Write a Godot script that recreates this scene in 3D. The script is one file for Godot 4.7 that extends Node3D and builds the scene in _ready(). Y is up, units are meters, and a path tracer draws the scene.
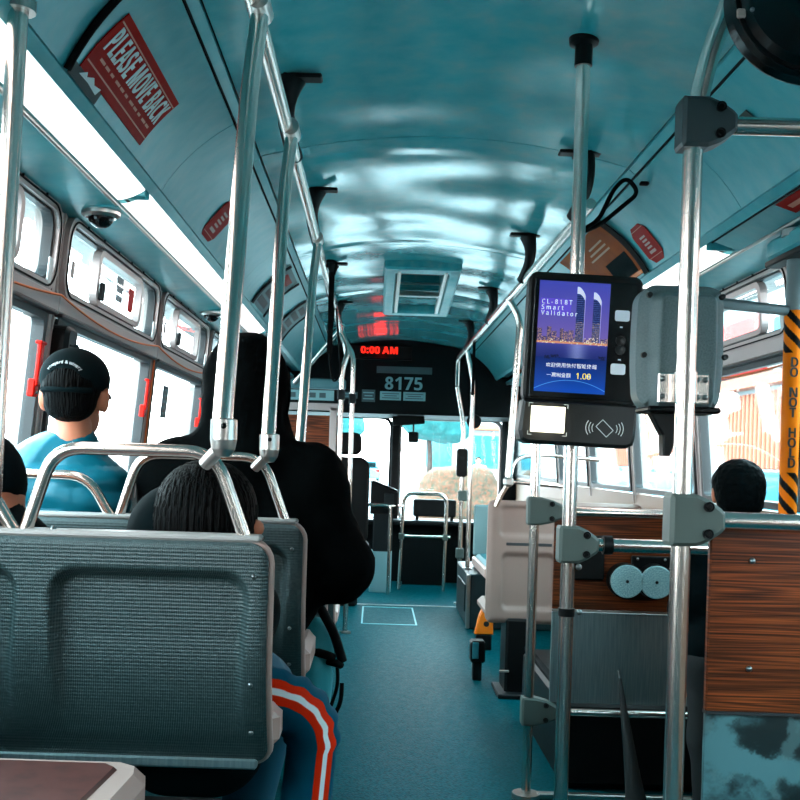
extends Node3D

# A city bus seen from a seat near its rear door. Floor y = 0, the bus runs along -z, its middle is x = C.
const C := 0.2
const FRONT := -9.0
var M := {}
var names := {}
var rng := RandomNumberGenerator.new()

# ------------------------------------------------------------------ mesh builder
class MB:
	var v := PackedVector3Array()
	var n := PackedVector3Array()
	var u := PackedVector2Array()
	var ix := PackedInt32Array()

	func vert(p: Vector3, nn: Vector3, uv := Vector2.ZERO) -> int:
		v.append(p); n.append(nn); u.append(uv)
		return v.size() - 1

	func tri(a: int, b: int, c: int) -> void:
		# clockwise front faces: flip so that the geometric normal agrees with the vertex normal
		var g := (v[b] - v[a]).cross(v[c] - v[a])
		if g.dot(n[a] + n[b] + n[c]) > 0.0:
			ix.append(a); ix.append(c); ix.append(b)
		else:
			ix.append(a); ix.append(b); ix.append(c)

	func poly(pts: Array, out: Vector3) -> void:
		var nn := Vector3.ZERO
		for i in pts.size():
			var a: Vector3 = pts[i]
			var b: Vector3 = pts[(i + 1) % pts.size()]
			nn += a.cross(b)
		nn = nn.normalized()
		if nn.dot(out) < 0.0: nn = -nn
		var ax := nn.cross(Vector3.UP if absf(nn.y) < 0.9 else Vector3.RIGHT).normalized()
		var ay := ax.cross(nn)
		var base := v.size()
		for p in pts: vert(p, nn, Vector2(ax.dot(p), ay.dot(p)))
		for i in range(1, pts.size() - 1): tri(base, base + i, base + i + 1)

	# chamfered box
	func box(c: Vector3, s: Vector3, b := 0.0, t := Basis.IDENTITY) -> void:
		var h := s * 0.5
		b = minf(b, minf(h.x, minf(h.y, h.z)) * 0.95)
		if b <= 0.0:
			for ax in 3:
				for sg in [-1.0, 1.0]:
					var pts := []
					for k in [[-1, -1], [1, -1], [1, 1], [-1, 1]]:
						var p := Vector3.ZERO
						p[ax] = sg * h[ax]; p[(ax + 1) % 3] = k[0] * h[(ax + 1) % 3]; p[(ax + 2) % 3] = k[1] * h[(ax + 2) % 3]
						pts.append(c + t * p)
					var o := Vector3.ZERO
					o[ax] = sg
					poly(pts, t * o)
			return
		for ax in 3:
			var a1 := (ax + 1) % 3
			var a2 := (ax + 2) % 3
			for sg in [-1.0, 1.0]:
				var pts := []
				for k in [[-1, -1], [1, -1], [1, 1], [-1, 1]]:
					var p := Vector3.ZERO
					p[ax] = sg * h[ax]; p[a1] = k[0] * (h[a1] - b); p[a2] = k[1] * (h[a2] - b)
					pts.append(c + t * p)
				var o := Vector3.ZERO
				o[ax] = sg
				poly(pts, t * o)
				for sg2 in [-1.0, 1.0]:   # edges between axis ax and a1, running along a2
					var e := []
					for q in [[0, -1], [0, 1], [1, 1], [1, -1]]:
						var p := Vector3.ZERO
						p[ax] = sg * (h[ax] if q[0] == 0 else h[ax] - b)
						p[a1] = sg2 * (h[a1] - b if q[0] == 0 else h[a1])
						p[a2] = q[1] * (h[a2] - b)
						e.append(c + t * p)
					var eo := Vector3.ZERO
					eo[ax] = sg; eo[a1] = sg2
					poly(e, t * eo)
		for sx in [-1, 1]:
			for sy in [-1, 1]:
				for sz in [-1, 1]:
					var sv := Vector3(sx, sy, sz)
					var q := []
					for ax in 3:
						var p := Vector3(sx * (h.x - b), sy * (h.y - b), sz * (h.z - b))
						p[ax] = sv[ax] * h[ax]
						q.append(c + t * p)
					poly(q, t * sv)

	# sweep of a circle (or an ellipse rx, ry) along a polyline
	func tube(pts: Array, r, seg := 14, caps := true, closed := false) -> void:
		var m := pts.size()
		var base := v.size()
		var up := Vector3.ZERO
		var leng := 0.0
		var rows := m + (1 if closed else 0)
		for i in rows:
			var p: Vector3 = pts[i % m]
			var pa: Vector3 = pts[(i - 1 + m) % m] if (closed or i > 0) else p
			var pb: Vector3 = pts[(i + 1) % m] if (closed or i < m - 1) else p
			var t := (pb - pa).normalized()
			if i == 0:
				up = t.cross(Vector3.RIGHT if absf(t.x) < 0.8 else Vector3.UP).normalized()
			else:
				up = (up - t * up.dot(t)).normalized()
				leng += (p - (pts[i - 1] as Vector3)).length()
			var side := t.cross(up)
			var rr: float = r[i % m] if r is Array else r
			for k in seg + 1:
				var a := TAU * k / seg
				var nn := up * cos(a) + side * sin(a)
				vert(p + nn * rr, nn, Vector2(float(k) / seg, leng))
			if caps and not closed and (i == 0 or i == rows - 1):
				var q := []
				for k in seg: q.append(p + (up * cos(TAU * k / seg) + side * sin(TAU * k / seg)) * rr)
				var save := v.size()
				poly(q, -t if i == 0 else t)
				# poly appended after ring; remember ring start for the last/first row
				if i == 0: base = save - (seg + 1)
		# rows may be interrupted by the first cap: rebuild the list of row starts
		var starts := []
		var at := base
		for i in rows:
			starts.append(at)
			at += seg + 1
			if caps and not closed and i == 0: at += seg
		for i in rows - 1:
			for k in seg:
				var a: int = starts[i] + k
				var b: int = starts[i + 1] + k
				tri(a, a + 1, b)
				tri(a + 1, b + 1, b)

	# lathe of [radius, height] pairs about +y, moved by a transform
	func lathe(prof: Array, seg := 24, tr := Transform3D.IDENTITY) -> void:
		for i in prof.size() - 1:
			var p0: Vector2 = prof[i]
			var p1: Vector2 = prof[i + 1]
			var d := p1 - p0
			if d.length() < 1e-7: continue
			var nn := Vector2(d.y, -d.x).normalized()
			var base := v.size()
			for k in seg + 1:
				var a := TAU * k / seg
				var cs := Vector3(cos(a), 0, sin(a))
				var no := (tr.basis * (cs * nn.x + Vector3.UP * nn.y)).normalized()
				vert(tr * (cs * p0.x + Vector3.UP * p0.y), no, Vector2(float(k) / seg, p0.y))
				vert(tr * (cs * p1.x + Vector3.UP * p1.y), no, Vector2(float(k) / seg, p1.y))
			for k in seg:
				var a := base + k * 2
				if p0.x > 1e-6: tri(a, a + 2, a + 1)
				if p1.x > 1e-6: tri(a + 1, a + 2, a + 3)

	# a polygon in xy, extruded along z with a chamfer on the front edge
	func prism(pts: PackedVector2Array, z0: float, z1: float, tr := Transform3D.IDENTITY, b := 0.0) -> void:
		var m := pts.size()
		var cen := Vector2.ZERO
		for p in pts: cen += p / m
		var inner := PackedVector2Array()
		for i in m:
			var e1 := (pts[i] - pts[(i - 1 + m) % m]).normalized()
			var e2 := (pts[(i + 1) % m] - pts[i]).normalized()
			var n1 := Vector2(-e1.y, e1.x)
			var n2 := Vector2(-e2.y, e2.x)
			if n1.dot(cen - pts[i]) < 0: n1 = -n1
			if n2.dot(cen - pts[i]) < 0: n2 = -n2
			inner.append(pts[i] + (n1 + n2).normalized() * b)
		var tri_i := Geometry2D.triangulate_polygon(inner if b > 0 else pts)
		for side in 2:
			var z := z1 if side == 0 else z0
			var no := tr.basis * Vector3(0, 0, 1 if side == 0 else -1)
			var src := inner if (b > 0 and side == 0) else pts
			var base := v.size()
			for p in src: vert(tr * Vector3(p.x, p.y, z), no.normalized(), p)
			for k in range(0, tri_i.size(), 3): tri(base + tri_i[k], base + tri_i[k + 1], base + tri_i[k + 2])
		for i in m:
			var a := pts[i]
			var c := pts[(i + 1) % m]
			var o2 := Vector2((c - a).y, -(c - a).x)
			if o2.dot((a + c) * 0.5 - cen) < 0: o2 = -o2
			var o := tr.basis * Vector3(o2.x, o2.y, 0)
			poly([tr * Vector3(a.x, a.y, z0), tr * Vector3(c.x, c.y, z0), tr * Vector3(c.x, c.y, z1 - b), tr * Vector3(a.x, a.y, z1 - b)], o)
			if b > 0:
				var ai := inner[i]
				var ci := inner[(i + 1) % m]
				poly([tr * Vector3(a.x, a.y, z1 - b), tr * Vector3(c.x, c.y, z1 - b), tr * Vector3(ci.x, ci.y, z1), tr * Vector3(ai.x, ai.y, z1)], o + tr.basis.z * o.length())

	# ring between two outlines with the same number of points, from z0 to z1
	func ring(outer: PackedVector2Array, inner: PackedVector2Array, z0: float, z1: float) -> void:
		var m := outer.size()
		for i in m:
			var j := (i + 1) % m
			var a := outer[i]; var b := outer[j]; var c := inner[j]; var d := inner[i]
			poly([Vector3(a.x, a.y, z1), Vector3(b.x, b.y, z1), Vector3(c.x, c.y, z1), Vector3(d.x, d.y, z1)], Vector3(0, 0, 1))
			poly([Vector3(a.x, a.y, z0), Vector3(b.x, b.y, z0), Vector3(c.x, c.y, z0), Vector3(d.x, d.y, z0)], Vector3(0, 0, -1))
			var oo := (a + b) * 0.5 - (c + d) * 0.5
			poly([Vector3(a.x, a.y, z0), Vector3(b.x, b.y, z0), Vector3(b.x, b.y, z1), Vector3(a.x, a.y, z1)], Vector3(oo.x, oo.y, 0))
			poly([Vector3(c.x, c.y, z0), Vector3(d.x, d.y, z0), Vector3(d.x, d.y, z1), Vector3(c.x, c.y, z1)], Vector3(-oo.x, -oo.y, 0))

	# smooth grid sheet, rows of equal length
	func sheet(rows: Array, flip := false, uvs := true) -> void:
		var base := v.size()
		var nr := rows.size()
		var nc: int = rows[0].size()
		for i in nr:
			for j in nc:
				var p: Vector3 = rows[i][j]
				var dx: Vector3 = rows[i][mini(j + 1, nc - 1)] - rows[i][maxi(j - 1, 0)]
				var dy: Vector3 = rows[mini(i + 1, nr - 1)][j] - rows[maxi(i - 1, 0)][j]
				var nn := dx.cross(dy).normalized()
				if flip: nn = -nn
				vert(p, nn, Vector2(float(j) / (nc - 1), float(i) / (nr - 1)))
		for i in nr - 1:
			for j in nc - 1:
				var a := base + i * nc + j
				tri(a, a + 1, a + nc)
				tri(a + 1, a + nc + 1, a + nc)

	func mesh() -> ArrayMesh:
		var a := []
		a.resize(Mesh.ARRAY_MAX)
		a[Mesh.ARRAY_VERTEX] = v; a[Mesh.ARRAY_NORMAL] = n; a[Mesh.ARRAY_TEX_UV] = u; a[Mesh.ARRAY_INDEX] = ix
		var m := ArrayMesh.new()
		m.add_surface_from_arrays(Mesh.PRIMITIVE_TRIANGLES, a)
		return m

func rrect(w: float, h: float, r: float, seg := 6, cx := 0.0, cy := 0.0) -> PackedVector2Array:
	var out := PackedVector2Array()
	for q in 4:
		var sx := 1.0 if q in [0, 3] else -1.0
		var sy := 1.0 if q < 2 else -1.0
		for k in seg + 1:
			var a := PI / 2 * (q + float(k) / seg)
			out.append(Vector2(cx + sx * (w / 2 - r) + r * cos(a), cy + sy * (h / 2 - r) + r * sin(a)))
	return out

# a polyline with its corners rounded
func bend(pts: Array, r: float, seg := 6) -> Array:
	var out := [pts[0]]
	for i in range(1, pts.size() - 1):
		var p: Vector3 = pts[i]
		var a: Vector3 = pts[i - 1]
		var b: Vector3 = pts[i + 1]
		var ra := minf(r, minf((a - p).length(), (b - p).length()) * 0.48)
		var s := p + (a - p).normalized() * ra
		var e := p + (b - p).normalized() * ra
		for k in seg + 1:
			var t := float(k) / seg
			out.append(s.lerp(p, t).lerp(p.lerp(e, t), t))
	out.append(pts[-1])
	return out

# ------------------------------------------------------------------ scene helpers
func numbered(called: String) -> String:
	if not names.has(called):
		names[called] = 0
		return called
	names[called] += 1
	return "%s_%03d" % [called, names[called]]

func thing(called: String, label: String, category: String, at := Vector3.ZERO, group := "", basis_ := Basis.IDENTITY) -> Node3D:
	var o := Node3D.new()
	o.name = numbered(called)
	add_child(o)
	o.transform = Transform3D(basis_, at)
	tag(o, label, category, group)
	return o

func tag(o: Node, label: String, category: String, group := "") -> void:
	o.set_meta("label", label)
	o.set_meta("category", category)
	if group: o.set_meta("group", group)

func part(parent: Node, called: String, mb, mat: Material, label := "") -> MeshInstance3D:
	var o := MeshInstance3D.new()
	o.name = called
	o.mesh = mb.mesh() if mb is MB else mb
	o.material_override = mat
	parent.add_child(o, true)
	if label: o.set_meta("label", label)
	return o

func struct_node(called: String, label := "") -> Node3D:
	var o := Node3D.new()
	o.name = called
	add_child(o)
	o.set_meta("kind", "structure")
	if label:
		o.set_meta("label", label)
	return o

func struct_mesh(called: String, mb, mat: Material, label := "") -> MeshInstance3D:
	var o := part(self, called, mb, mat)
	o.set_meta("kind", "structure")
	if label: o.set_meta("label", label)
	return o

func boxm(c: Vector3, s: Vector3, b := 0.0, t := Basis.IDENTITY) -> MB:
	var m := MB.new()
	m.box(c, s, b, t)
	return m

func tubem(pts: Array, r, seg := 14) -> MB:
	var m := MB.new()
	m.tube(pts, r, seg)
	return m

func text(parent: Node, called: String, s: String, height: float, mat: Material, tr: Transform3D, bold := true, depth := 0.001) -> MeshInstance3D:
	var t := TextMesh.new()
	var f := SystemFont.new()
	f.font_names = PackedStringArray(["Droid Sans"])
	if bold: f.font_weight = 700
	t.font = f
	t.text = s
	t.font_size = 32
	t.pixel_size = height / 23.0
	t.depth = depth
	t.curve_step = 2.0
	var o := MeshInstance3D.new()
	o.name = called
	o.mesh = t
	o.material_override = mat
	parent.add_child(o, true)
	o.transform = tr
	return o

# ------------------------------------------------------------------ materials
func mat(key: String, col: Color, rough := 0.6, metal := 0.0) -> StandardMaterial3D:
	if M.has(key): return M[key]
	var m := StandardMaterial3D.new()
	m.resource_name = key
	m.albedo_color = col
	m.roughness = rough
	m.metallic = metal
	M[key] = m
	return m

func noise_tex(freq: float, ramp: Array, size := 512, octaves := 4, sd := 1) -> NoiseTexture2D:
	var fn := FastNoiseLite.new()
	fn.seed = sd
	fn.noise_type = FastNoiseLite.TYPE_SIMPLEX_SMOOTH
	fn.frequency = freq
	fn.fractal_octaves = octaves
	var t := NoiseTexture2D.new()
	t.width = size; t.height = size
	t.seamless = true
	t.noise = fn
	if ramp.size():
		var g := Gradient.new()
		g.offsets = PackedFloat32Array(range(ramp.size()).map(func(i): return float(i) / (ramp.size() - 1)))
		g.colors = PackedColorArray(ramp)
		t.color_ramp = g
	return t

func tri_map(m: StandardMaterial3D, sc: Vector3, world := true) -> void:
	m.uv1_triplanar = true
	m.uv1_world_triplanar = world
	m.uv1_scale = sc

func make_materials() -> void:
	var m: StandardMaterial3D
	# ceiling: glossy painted sheet, slightly wavy
	m = mat("ceiling_paint", Color(1, 1, 1), 0.15)
	m.albedo_texture = noise_tex(0.02, [Color(0.13, 0.56, 0.60), Color(0.25, 0.61, 0.64), Color(0.42, 0.63, 0.64)], 512, 5, 3)
	m.heightmap_enabled = true
	m.heightmap_texture = noise_tex(0.0045, [], 512, 1, 8)
	m.heightmap_scale = 1.4
	m.metallic_specular = 0.8
	tri_map(m, Vector3(0.7, 0.7, 0.7))
	m = mat("cove_paint", Color(1, 1, 1), 0.3)
	m.albedo_texture = noise_tex(0.03, [Color(0.13, 0.56, 0.60), Color(0.25, 0.61, 0.64), Color(0.42, 0.63, 0.64)], 512, 5, 5)
	m.heightmap_enabled = true
	m.heightmap_texture = noise_tex(0.008, [], 256, 2, 9)
	m.heightmap_scale = 0.6
	tri_map(m, Vector3(0.8, 0.8, 0.8))
	M["soffit_paint"] = m
	m = mat("wall_paint", Color(1, 1, 1), 0.5)
	m.albedo_texture = noise_tex(0.05, [Color(0.60, 0.56, 0.54), Color(0.68, 0.63, 0.61), Color(0.74, 0.68, 0.66)], 256, 4, 15)
	tri_map(m, Vector3(1.5, 1.5, 1.5))
	m = mat("wall_low", Color(0.16, 0.24, 0.25), 0.6)
	m = mat("floor_vinyl", Color(1, 1, 1), 0.55)
	m.metallic_specular = 0.09
	m.albedo_texture = noise_tex(0.05, [Color(0.0, 0.20, 0.225), Color(0.0, 0.28, 0.31), Color(0.01, 0.33, 0.36)], 1024, 6, 21)
	m.roughness_texture = noise_tex(0.03, [Color(0.75, 0.75, 0.75), Color(1, 1, 1)], 512, 5, 24)
	m.heightmap_enabled = true
	m.heightmap_texture = noise_tex(0.2, [], 512, 3, 25)
	m.heightmap_scale = 0.15
	tri_map(m, Vector3(1.0, 1.0, 1.0))
	m = mat("floor_line", Color(0.25, 0.62, 0.65), 0.4)
	# metals
	m = mat("steel", Color(1, 1, 1), 0.24, 1.0)
	m.albedo_color = Color(0.92, 0.87, 0.84)
	m = mat("alu", Color(0.80, 0.77, 0.75), 0.3, 1.0)
	m = mat("brushed_sheet", Color(1, 1, 1), 0.4, 0.85)
	m.albedo_texture = noise_tex(0.02, [Color(0.50, 0.58, 0.59), Color(0.62, 0.68, 0.69)], 512, 4, 33)
	tri_map(m, Vector3(12, 0.6, 12))
	m = mat("clamp_paint", Color(0.30, 0.34, 0.325), 0.5)
	m.metallic_specular = 0.35
	m = mat("black_plastic", Color(0.020, 0.024, 0.027), 0.45)
	m.metallic_specular = 0.3
	m = mat("black_gloss", Color(0.012, 0.014, 0.018), 0.2)
	m = mat("dark_metal", Color(0.09, 0.11, 0.12), 0.45, 0.6)
	m = mat("rubber", Color(0.025, 0.030, 0.033), 0.7)
	m.metallic_specular = 0.2
	m = mat("bolt", Color(0.5, 0.52, 0.52), 0.3, 1.0)
	m = mat("front_dark", Color(0.008, 0.035, 0.042), 0.5)
	m.metallic_specular = 0.25
	m = mat("frame_grey", Color(0.66, 0.61, 0.60), 0.35, 0.3)
	m = mat("frame_dark", Color(0.12, 0.13, 0.14), 0.5)
	m = mat("white_plastic", Color(0.78, 0.80, 0.80), 0.45)
	m = mat("red_paint", Color(0.80, 0.075, 0.015), 0.4)
	m.metallic_specular = 0.25
	m = mat("orange_cable", Color(0.80, 0.38, 0.09), 0.5)
	m = mat("orange_paint", Color(0.92, 0.45, 0.02), 0.45)
	# glass: slightly tinted pane
	m = mat("glass", Color(0.62, 0.86, 0.88, 0.04), 0.03)
	m.transparency = BaseMaterial3D.TRANSPARENCY_ALPHA
	# seats
	m = mat("seat_shell", Color(1, 1, 1), 0.42)
	m.albedo_texture = noise_tex(0.02, [Color(0.13, 0.195, 0.20), Color(0.18, 0.24, 0.245), Color(0.225, 0.27, 0.27)], 512, 4, 41)
	m.heightmap_enabled = true
	m.heightmap_texture = weave_tex()
	m.heightmap_scale = 0.13
	m.metallic_specular = 0.4
	tri_map(m, Vector3(10, 10, 10), false)
	m = mat("seat_edge", Color(0.68, 0.555, 0.52), 0.45)
	m = mat("seat_cap", Color(0.62, 0.60, 0.59), 0.4, 0.2)
	m = mat("seat_beige", Color(1, 1, 1), 0.55)
	m.albedo_texture = noise_tex(0.3, [Color(0.43, 0.34, 0.31), Color(0.50, 0.405, 0.37), Color(0.56, 0.46, 0.42)], 512, 3, 43)
	tri_map(m, Vector3(2, 2, 2), false)
	m = mat("seat_teal", Color(0.10, 0.42, 0.46), 0.6)
	m = mat("seat_brown", Color(1, 1, 1), 0.5)
	m.albedo_texture = noise_tex(0.04, [Color(0.26, 0.12, 0.10), Color(0.33, 0.16, 0.14), Color(0.36, 0.19, 0.17)], 256, 4, 44)
	tri_map(m, Vector3(2, 2, 2), false)
	# wood laminate
	m = mat("wood", Color(1, 1, 1), 0.36)
	m.albedo_texture = wood_tex(7)
	m.metallic_specular = 0.3
	tri_map(m, Vector3(0.32, 1.9, 0.32), true)
	m = mat("beige_wall", Color(0.52, 0.42, 0.35), 0.55)
	# cloth and hair
	m = mat("puffer", Color(0.0, 0.34, 0.405), 0.4)
	m.metallic_specular = 0.35
	m = mat("cap_cloth", Color(0.01, 0.06, 0.07), 0.9)
	m.metallic_specular = 0.2
	m = mat("hoodie", Color(0.008, 0.016, 0.018), 0.95)
	m.metallic_specular = 0.15
	m = mat("dark_jacket", Color(0.008, 0.045, 0.055), 0.8)
	m.metallic_specular = 0.15
	m = mat("dark_trousers", Color(0.02, 0.03, 0.04), 0.85)
	m = mat("skin", Color(0.74, 0.44, 0.32), 0.55)
	m.subsurf_scatter_enabled = true
	m.subsurf_scatter_strength = 0.1
	m = mat("hair", Color(1, 1, 1), 0.6)
	m.albedo_texture = noise_tex(0.03, [Color(0.006, 0.006, 0.008), Color(0.018, 0.017, 0.017), Color(0.035, 0.031, 0.030)], 256, 3, 51)
	m.metallic_specular = 0.15
	m.heightmap_enabled = true
	m.heightmap_texture = noise_tex(0.03, [], 256, 2, 52)
	m.heightmap_scale = 0.5
	tri_map(m, Vector3(22, 1.2, 22), false)
	m = mat("hair_teal", Color(0.008, 0.03, 0.035), 0.7)
	m.metallic_specular = 0.15
	m = mat("eye", Color(0.85, 0.85, 0.85), 0.2)
	m = mat("shoe_white", Color(0.62, 0.78, 0.80), 0.6)
	m = mat("print_white", Color(0.85, 0.87, 0.87), 0.6)
	m = mat("print_black", Color(0.02, 0.02, 0.02), 0.6)
	m = mat("picture_dark", Color(0.02, 0.08, 0.09), 0.7)
	m.metallic_specular = 0.1
	m = mat("poster_red", Color(1, 1, 1), 0.45)
	m.albedo_texture = noise_tex(0.03, [Color(0.56, 0.04, 0.03), Color(0.62, 0.06, 0.04), Color(0.66, 0.10, 0.05)], 256, 4, 61)
	m.metallic_specular = 0.12
	tri_map(m, Vector3(2, 2, 2))

func weave_tex() -> ImageTexture:
	var im := Image.create(128, 128, false, Image.FORMAT_RGB8)
	for y in 128:
		for x in 128:
			var a := sin(TAU * 16.0 * (x + y * 0.5) / 128.0) * sin(TAU * 16.0 * (x - y * 0.5) / 128.0 + PI * 0.5)
			var g := 0.5 + 0.5 * a
			im.set_pixel(x, y, Color(g, g, g))
	return ImageTexture.create_from_image(im)

func wood_tex(sd: int) -> ImageTexture:
	var fn := FastNoiseLite.new()
	fn.seed = sd
	fn.noise_type = FastNoiseLite.TYPE_SIMPLEX_SMOOTH
	fn.frequency = 0.008
	fn.fractal_octaves = 3
	var fine := FastNoiseLite.new()
	fine.seed = sd + 1
	fine.frequency = 0.05
	var im := Image.create(512, 512, false, Image.FORMAT_RGB8)
	for y in 512:
		for x in 512:
			# blend across the border so that it tiles
			var wx := clampf((x - 448) / 64.0, 0, 1)
			var wy := clampf((y - 448) / 64.0, 0, 1)
			var s := 0.0
			var f := 0.0
			for k in 4:
				var ox := 512 if k % 2 else 0
				var oy := 512 if k > 1 else 0
				var w := (wx if k % 2 else 1 - wx) * (wy if k > 1 else 1 - wy)
				if w <= 0: continue
				s += w * fn.get_noise_2d((x - ox) * 0.30, (y - oy) * 1.9)
				f += w * fine.get_noise_2d((x - ox) * 0.25, (y - oy) * 9.0)
			var rings := 0.5 + 0.5 * sin(s * 26.0)
			var g := clampf(0.28 + 0.42 * rings + 0.55 * f, 0, 1)
			im.set_pixel(x, y, Color(0.12, 0.05, 0.03).lerp(Color(0.58, 0.28, 0.13), g))
	return ImageTexture.create_from_image(im)

# ------------------------------------------------------------------ signed distance figures (smooth union of tapered capsules and ellipsoids, meshed as surface nets)
# bone: [a, b, ra, rb] or [centre, radii(Vector3), turn(Basis)]
func sdf_into(mb: MB, bones: Array, cell: float, k: float, ripple: Variant = null) -> void:
	var lo := Vector3(1e9, 1e9, 1e9)
	var hi := -lo
	for b in bones:
		if b.size() == 4:
			var r: float = maxf(b[2], b[3])
			lo = lo.min((b[0] as Vector3).min(b[1]) - Vector3.ONE * r); hi = hi.max((b[0] as Vector3).max(b[1]) + Vector3.ONE * r)
		else:
			var r2: float = maxf(b[1].x, maxf(b[1].y, b[1].z))
			lo = lo.min(b[0] - Vector3.ONE * r2); hi = hi.max(b[0] + Vector3.ONE * r2)
	var pad := cell * 3.0
	lo -= Vector3.ONE * pad; hi += Vector3.ONE * pad
	var nx := int((hi.x - lo.x) / cell) + 2
	var ny := int((hi.y - lo.y) / cell) + 2
	var nz := int((hi.z - lo.z) / cell) + 2
	var f := PackedFloat32Array()
	f.resize(nx * ny * nz)
	f.fill(1.0)
	var reach := k + cell * 2.0
	for b in bones:
		var ell: bool = b.size() == 3
		var bl: Vector3
		var bh: Vector3
		if ell:
			var r2: float = maxf(b[1].x, maxf(b[1].y, b[1].z)) + reach
			bl = b[0] - Vector3.ONE * r2; bh = b[0] + Vector3.ONE * r2
		else:
			var r: float = maxf(b[2], b[3]) + reach
			bl = (b[0] as Vector3).min(b[1]) - Vector3.ONE * r; bh = (b[0] as Vector3).max(b[1]) + Vector3.ONE * r
		var i0 := ((bl - lo) / cell).floor().clamp(Vector3.ZERO, Vector3(nx - 1, ny - 1, nz - 1))
		var i1 := ((bh - lo) / cell).ceil().clamp(Vector3.ZERO, Vector3(nx - 1, ny - 1, nz - 1))
		var a: Vector3 = b[0]
		var ab := Vector3.ZERO
		var inv: Basis
		var rad := Vector3.ONE
		var rmin := 1.0
		var l2 := 1.0
		if ell:
			inv = (b[2] as Basis).inverse(); rad = b[1]; rmin = minf(rad.x, minf(rad.y, rad.z))
		else:
			ab = b[1] - a
			l2 = maxf(ab.length_squared(), 1e-9)
		for z in range(int(i0.z), int(i1.z) + 1):
			for y in range(int(i0.y), int(i1.y) + 1):
				var row := (z * ny + y) * nx
				for x in range(int(i0.x), int(i1.x) + 1):
					var p := lo + Vector3(x, y, z) * cell
					var d: float
					if ell:
						var q := (inv * (p - a)) / rad
						var ql := q.length()
						d = (ql - 1.0) * rmin if ql < 1e-6 else ql * (ql - 1.0) / (q / rad).length()
					else:
						var t := clampf((p - a).dot(ab) / l2, 0.0, 1.0)
						d = (p - a - ab * t).length() - lerpf(b[2], b[3], t)
					var g := f[row + x]
					var h := maxf(k - absf(g - d), 0.0) / k
					f[row + x] = minf(g, d) - h * h * k * 0.25
	if ripple != null:
		for z in nz:
			for y in ny:
				for x in nx:
					var at := (z * ny + y) * nx + x
					if absf(f[at]) < 0.06: f[at] += ripple.call(lo + Vector3(x, y, z) * cell)
	var ids := PackedInt32Array()
	ids.resize(nx * ny * nz)
	ids.fill(-1)
	var off := [0, 1, nx, nx + 1, nx * ny, nx * ny + 1, nx * ny + nx, nx * ny + nx + 1]
	var edges := [[0, 1], [2, 3], [4, 5], [6, 7], [0, 2], [1, 3], [4, 6], [5, 7], [0, 4], [1, 5], [2, 6], [3, 7]]
	for z in nz - 1:
		for y in ny - 1:
			var row := (z * ny + y) * nx
			for x in nx - 1:
				var at := row + x
				var neg := 0
				for o in off:
					if f[at + o] < 0.0: neg += 1
				if neg == 0 or neg == 8: continue
				var s := Vector3.ZERO
				var cnt := 0
				for e in edges:
					var fa := f[at + off[e[0]]]
					var fb := f[at + off[e[1]]]
					if (fa < 0.0) != (fb < 0.0):
						var t := fa / (fa - fb)
						var pa := Vector3(e[0] & 1, (e[0] >> 1) & 1, e[0] >> 2)
						var pb := Vector3(e[1] & 1, (e[1] >> 1) & 1, e[1] >> 2)
						s += pa.lerp(pb, t)
						cnt += 1
				var g := Vector3(
					f[at + 1] + f[at + off[3]] + f[at + off[5]] + f[at + off[7]] - f[at] - f[at + off[2]] - f[at + off[4]] - f[at + off[6]],
					f[at + off[2]] + f[at + off[3]] + f[at + off[6]] + f[at + off[7]] - f[at] - f[at + 1] - f[at + off[4]] - f[at + off[5]],
					f[at + off[4]] + f[at + off[5]] + f[at + off[6]] + f[at + off[7]] - f[at] - f[at + 1] - f[at + off[2]] - f[at + off[3]])
				ids[at] = mb.vert(lo + (Vector3(x, y, z) + s / cnt) * cell, g.normalized(), Vector2.ZERO)
	for z in range(1, nz - 1):
		for y in range(1, ny - 1):
			for x in range(1, nx - 1):
				var at := (z * ny + y) * nx + x
				var s0 := f[at] < 0.0
				if s0 != (f[at + 1] < 0.0):
					quad(mb, ids[at], ids[at - nx], ids[at - nx - nx * ny], ids[at - nx * ny])
				if s0 != (f[at + nx] < 0.0):
					quad(mb, ids[at], ids[at - 1], ids[at - 1 - nx * ny], ids[at - nx * ny])
				if s0 != (f[at + nx * ny] < 0.0):
					quad(mb, ids[at], ids[at - 1], ids[at - 1 - nx], ids[at - nx])

func quad(mb: MB, a: int, b: int, c: int, d: int) -> void:
	if a < 0 or b < 0 or c < 0 or d < 0: return
	mb.tri(a, b, c)
	mb.tri(a, c, d)

func sdf(bones: Array, cell: float, k: float, ripple: Variant = null) -> MB:
	var mb := MB.new()
	sdf_into(mb, bones, cell, k, ripple)
	return mb

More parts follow.
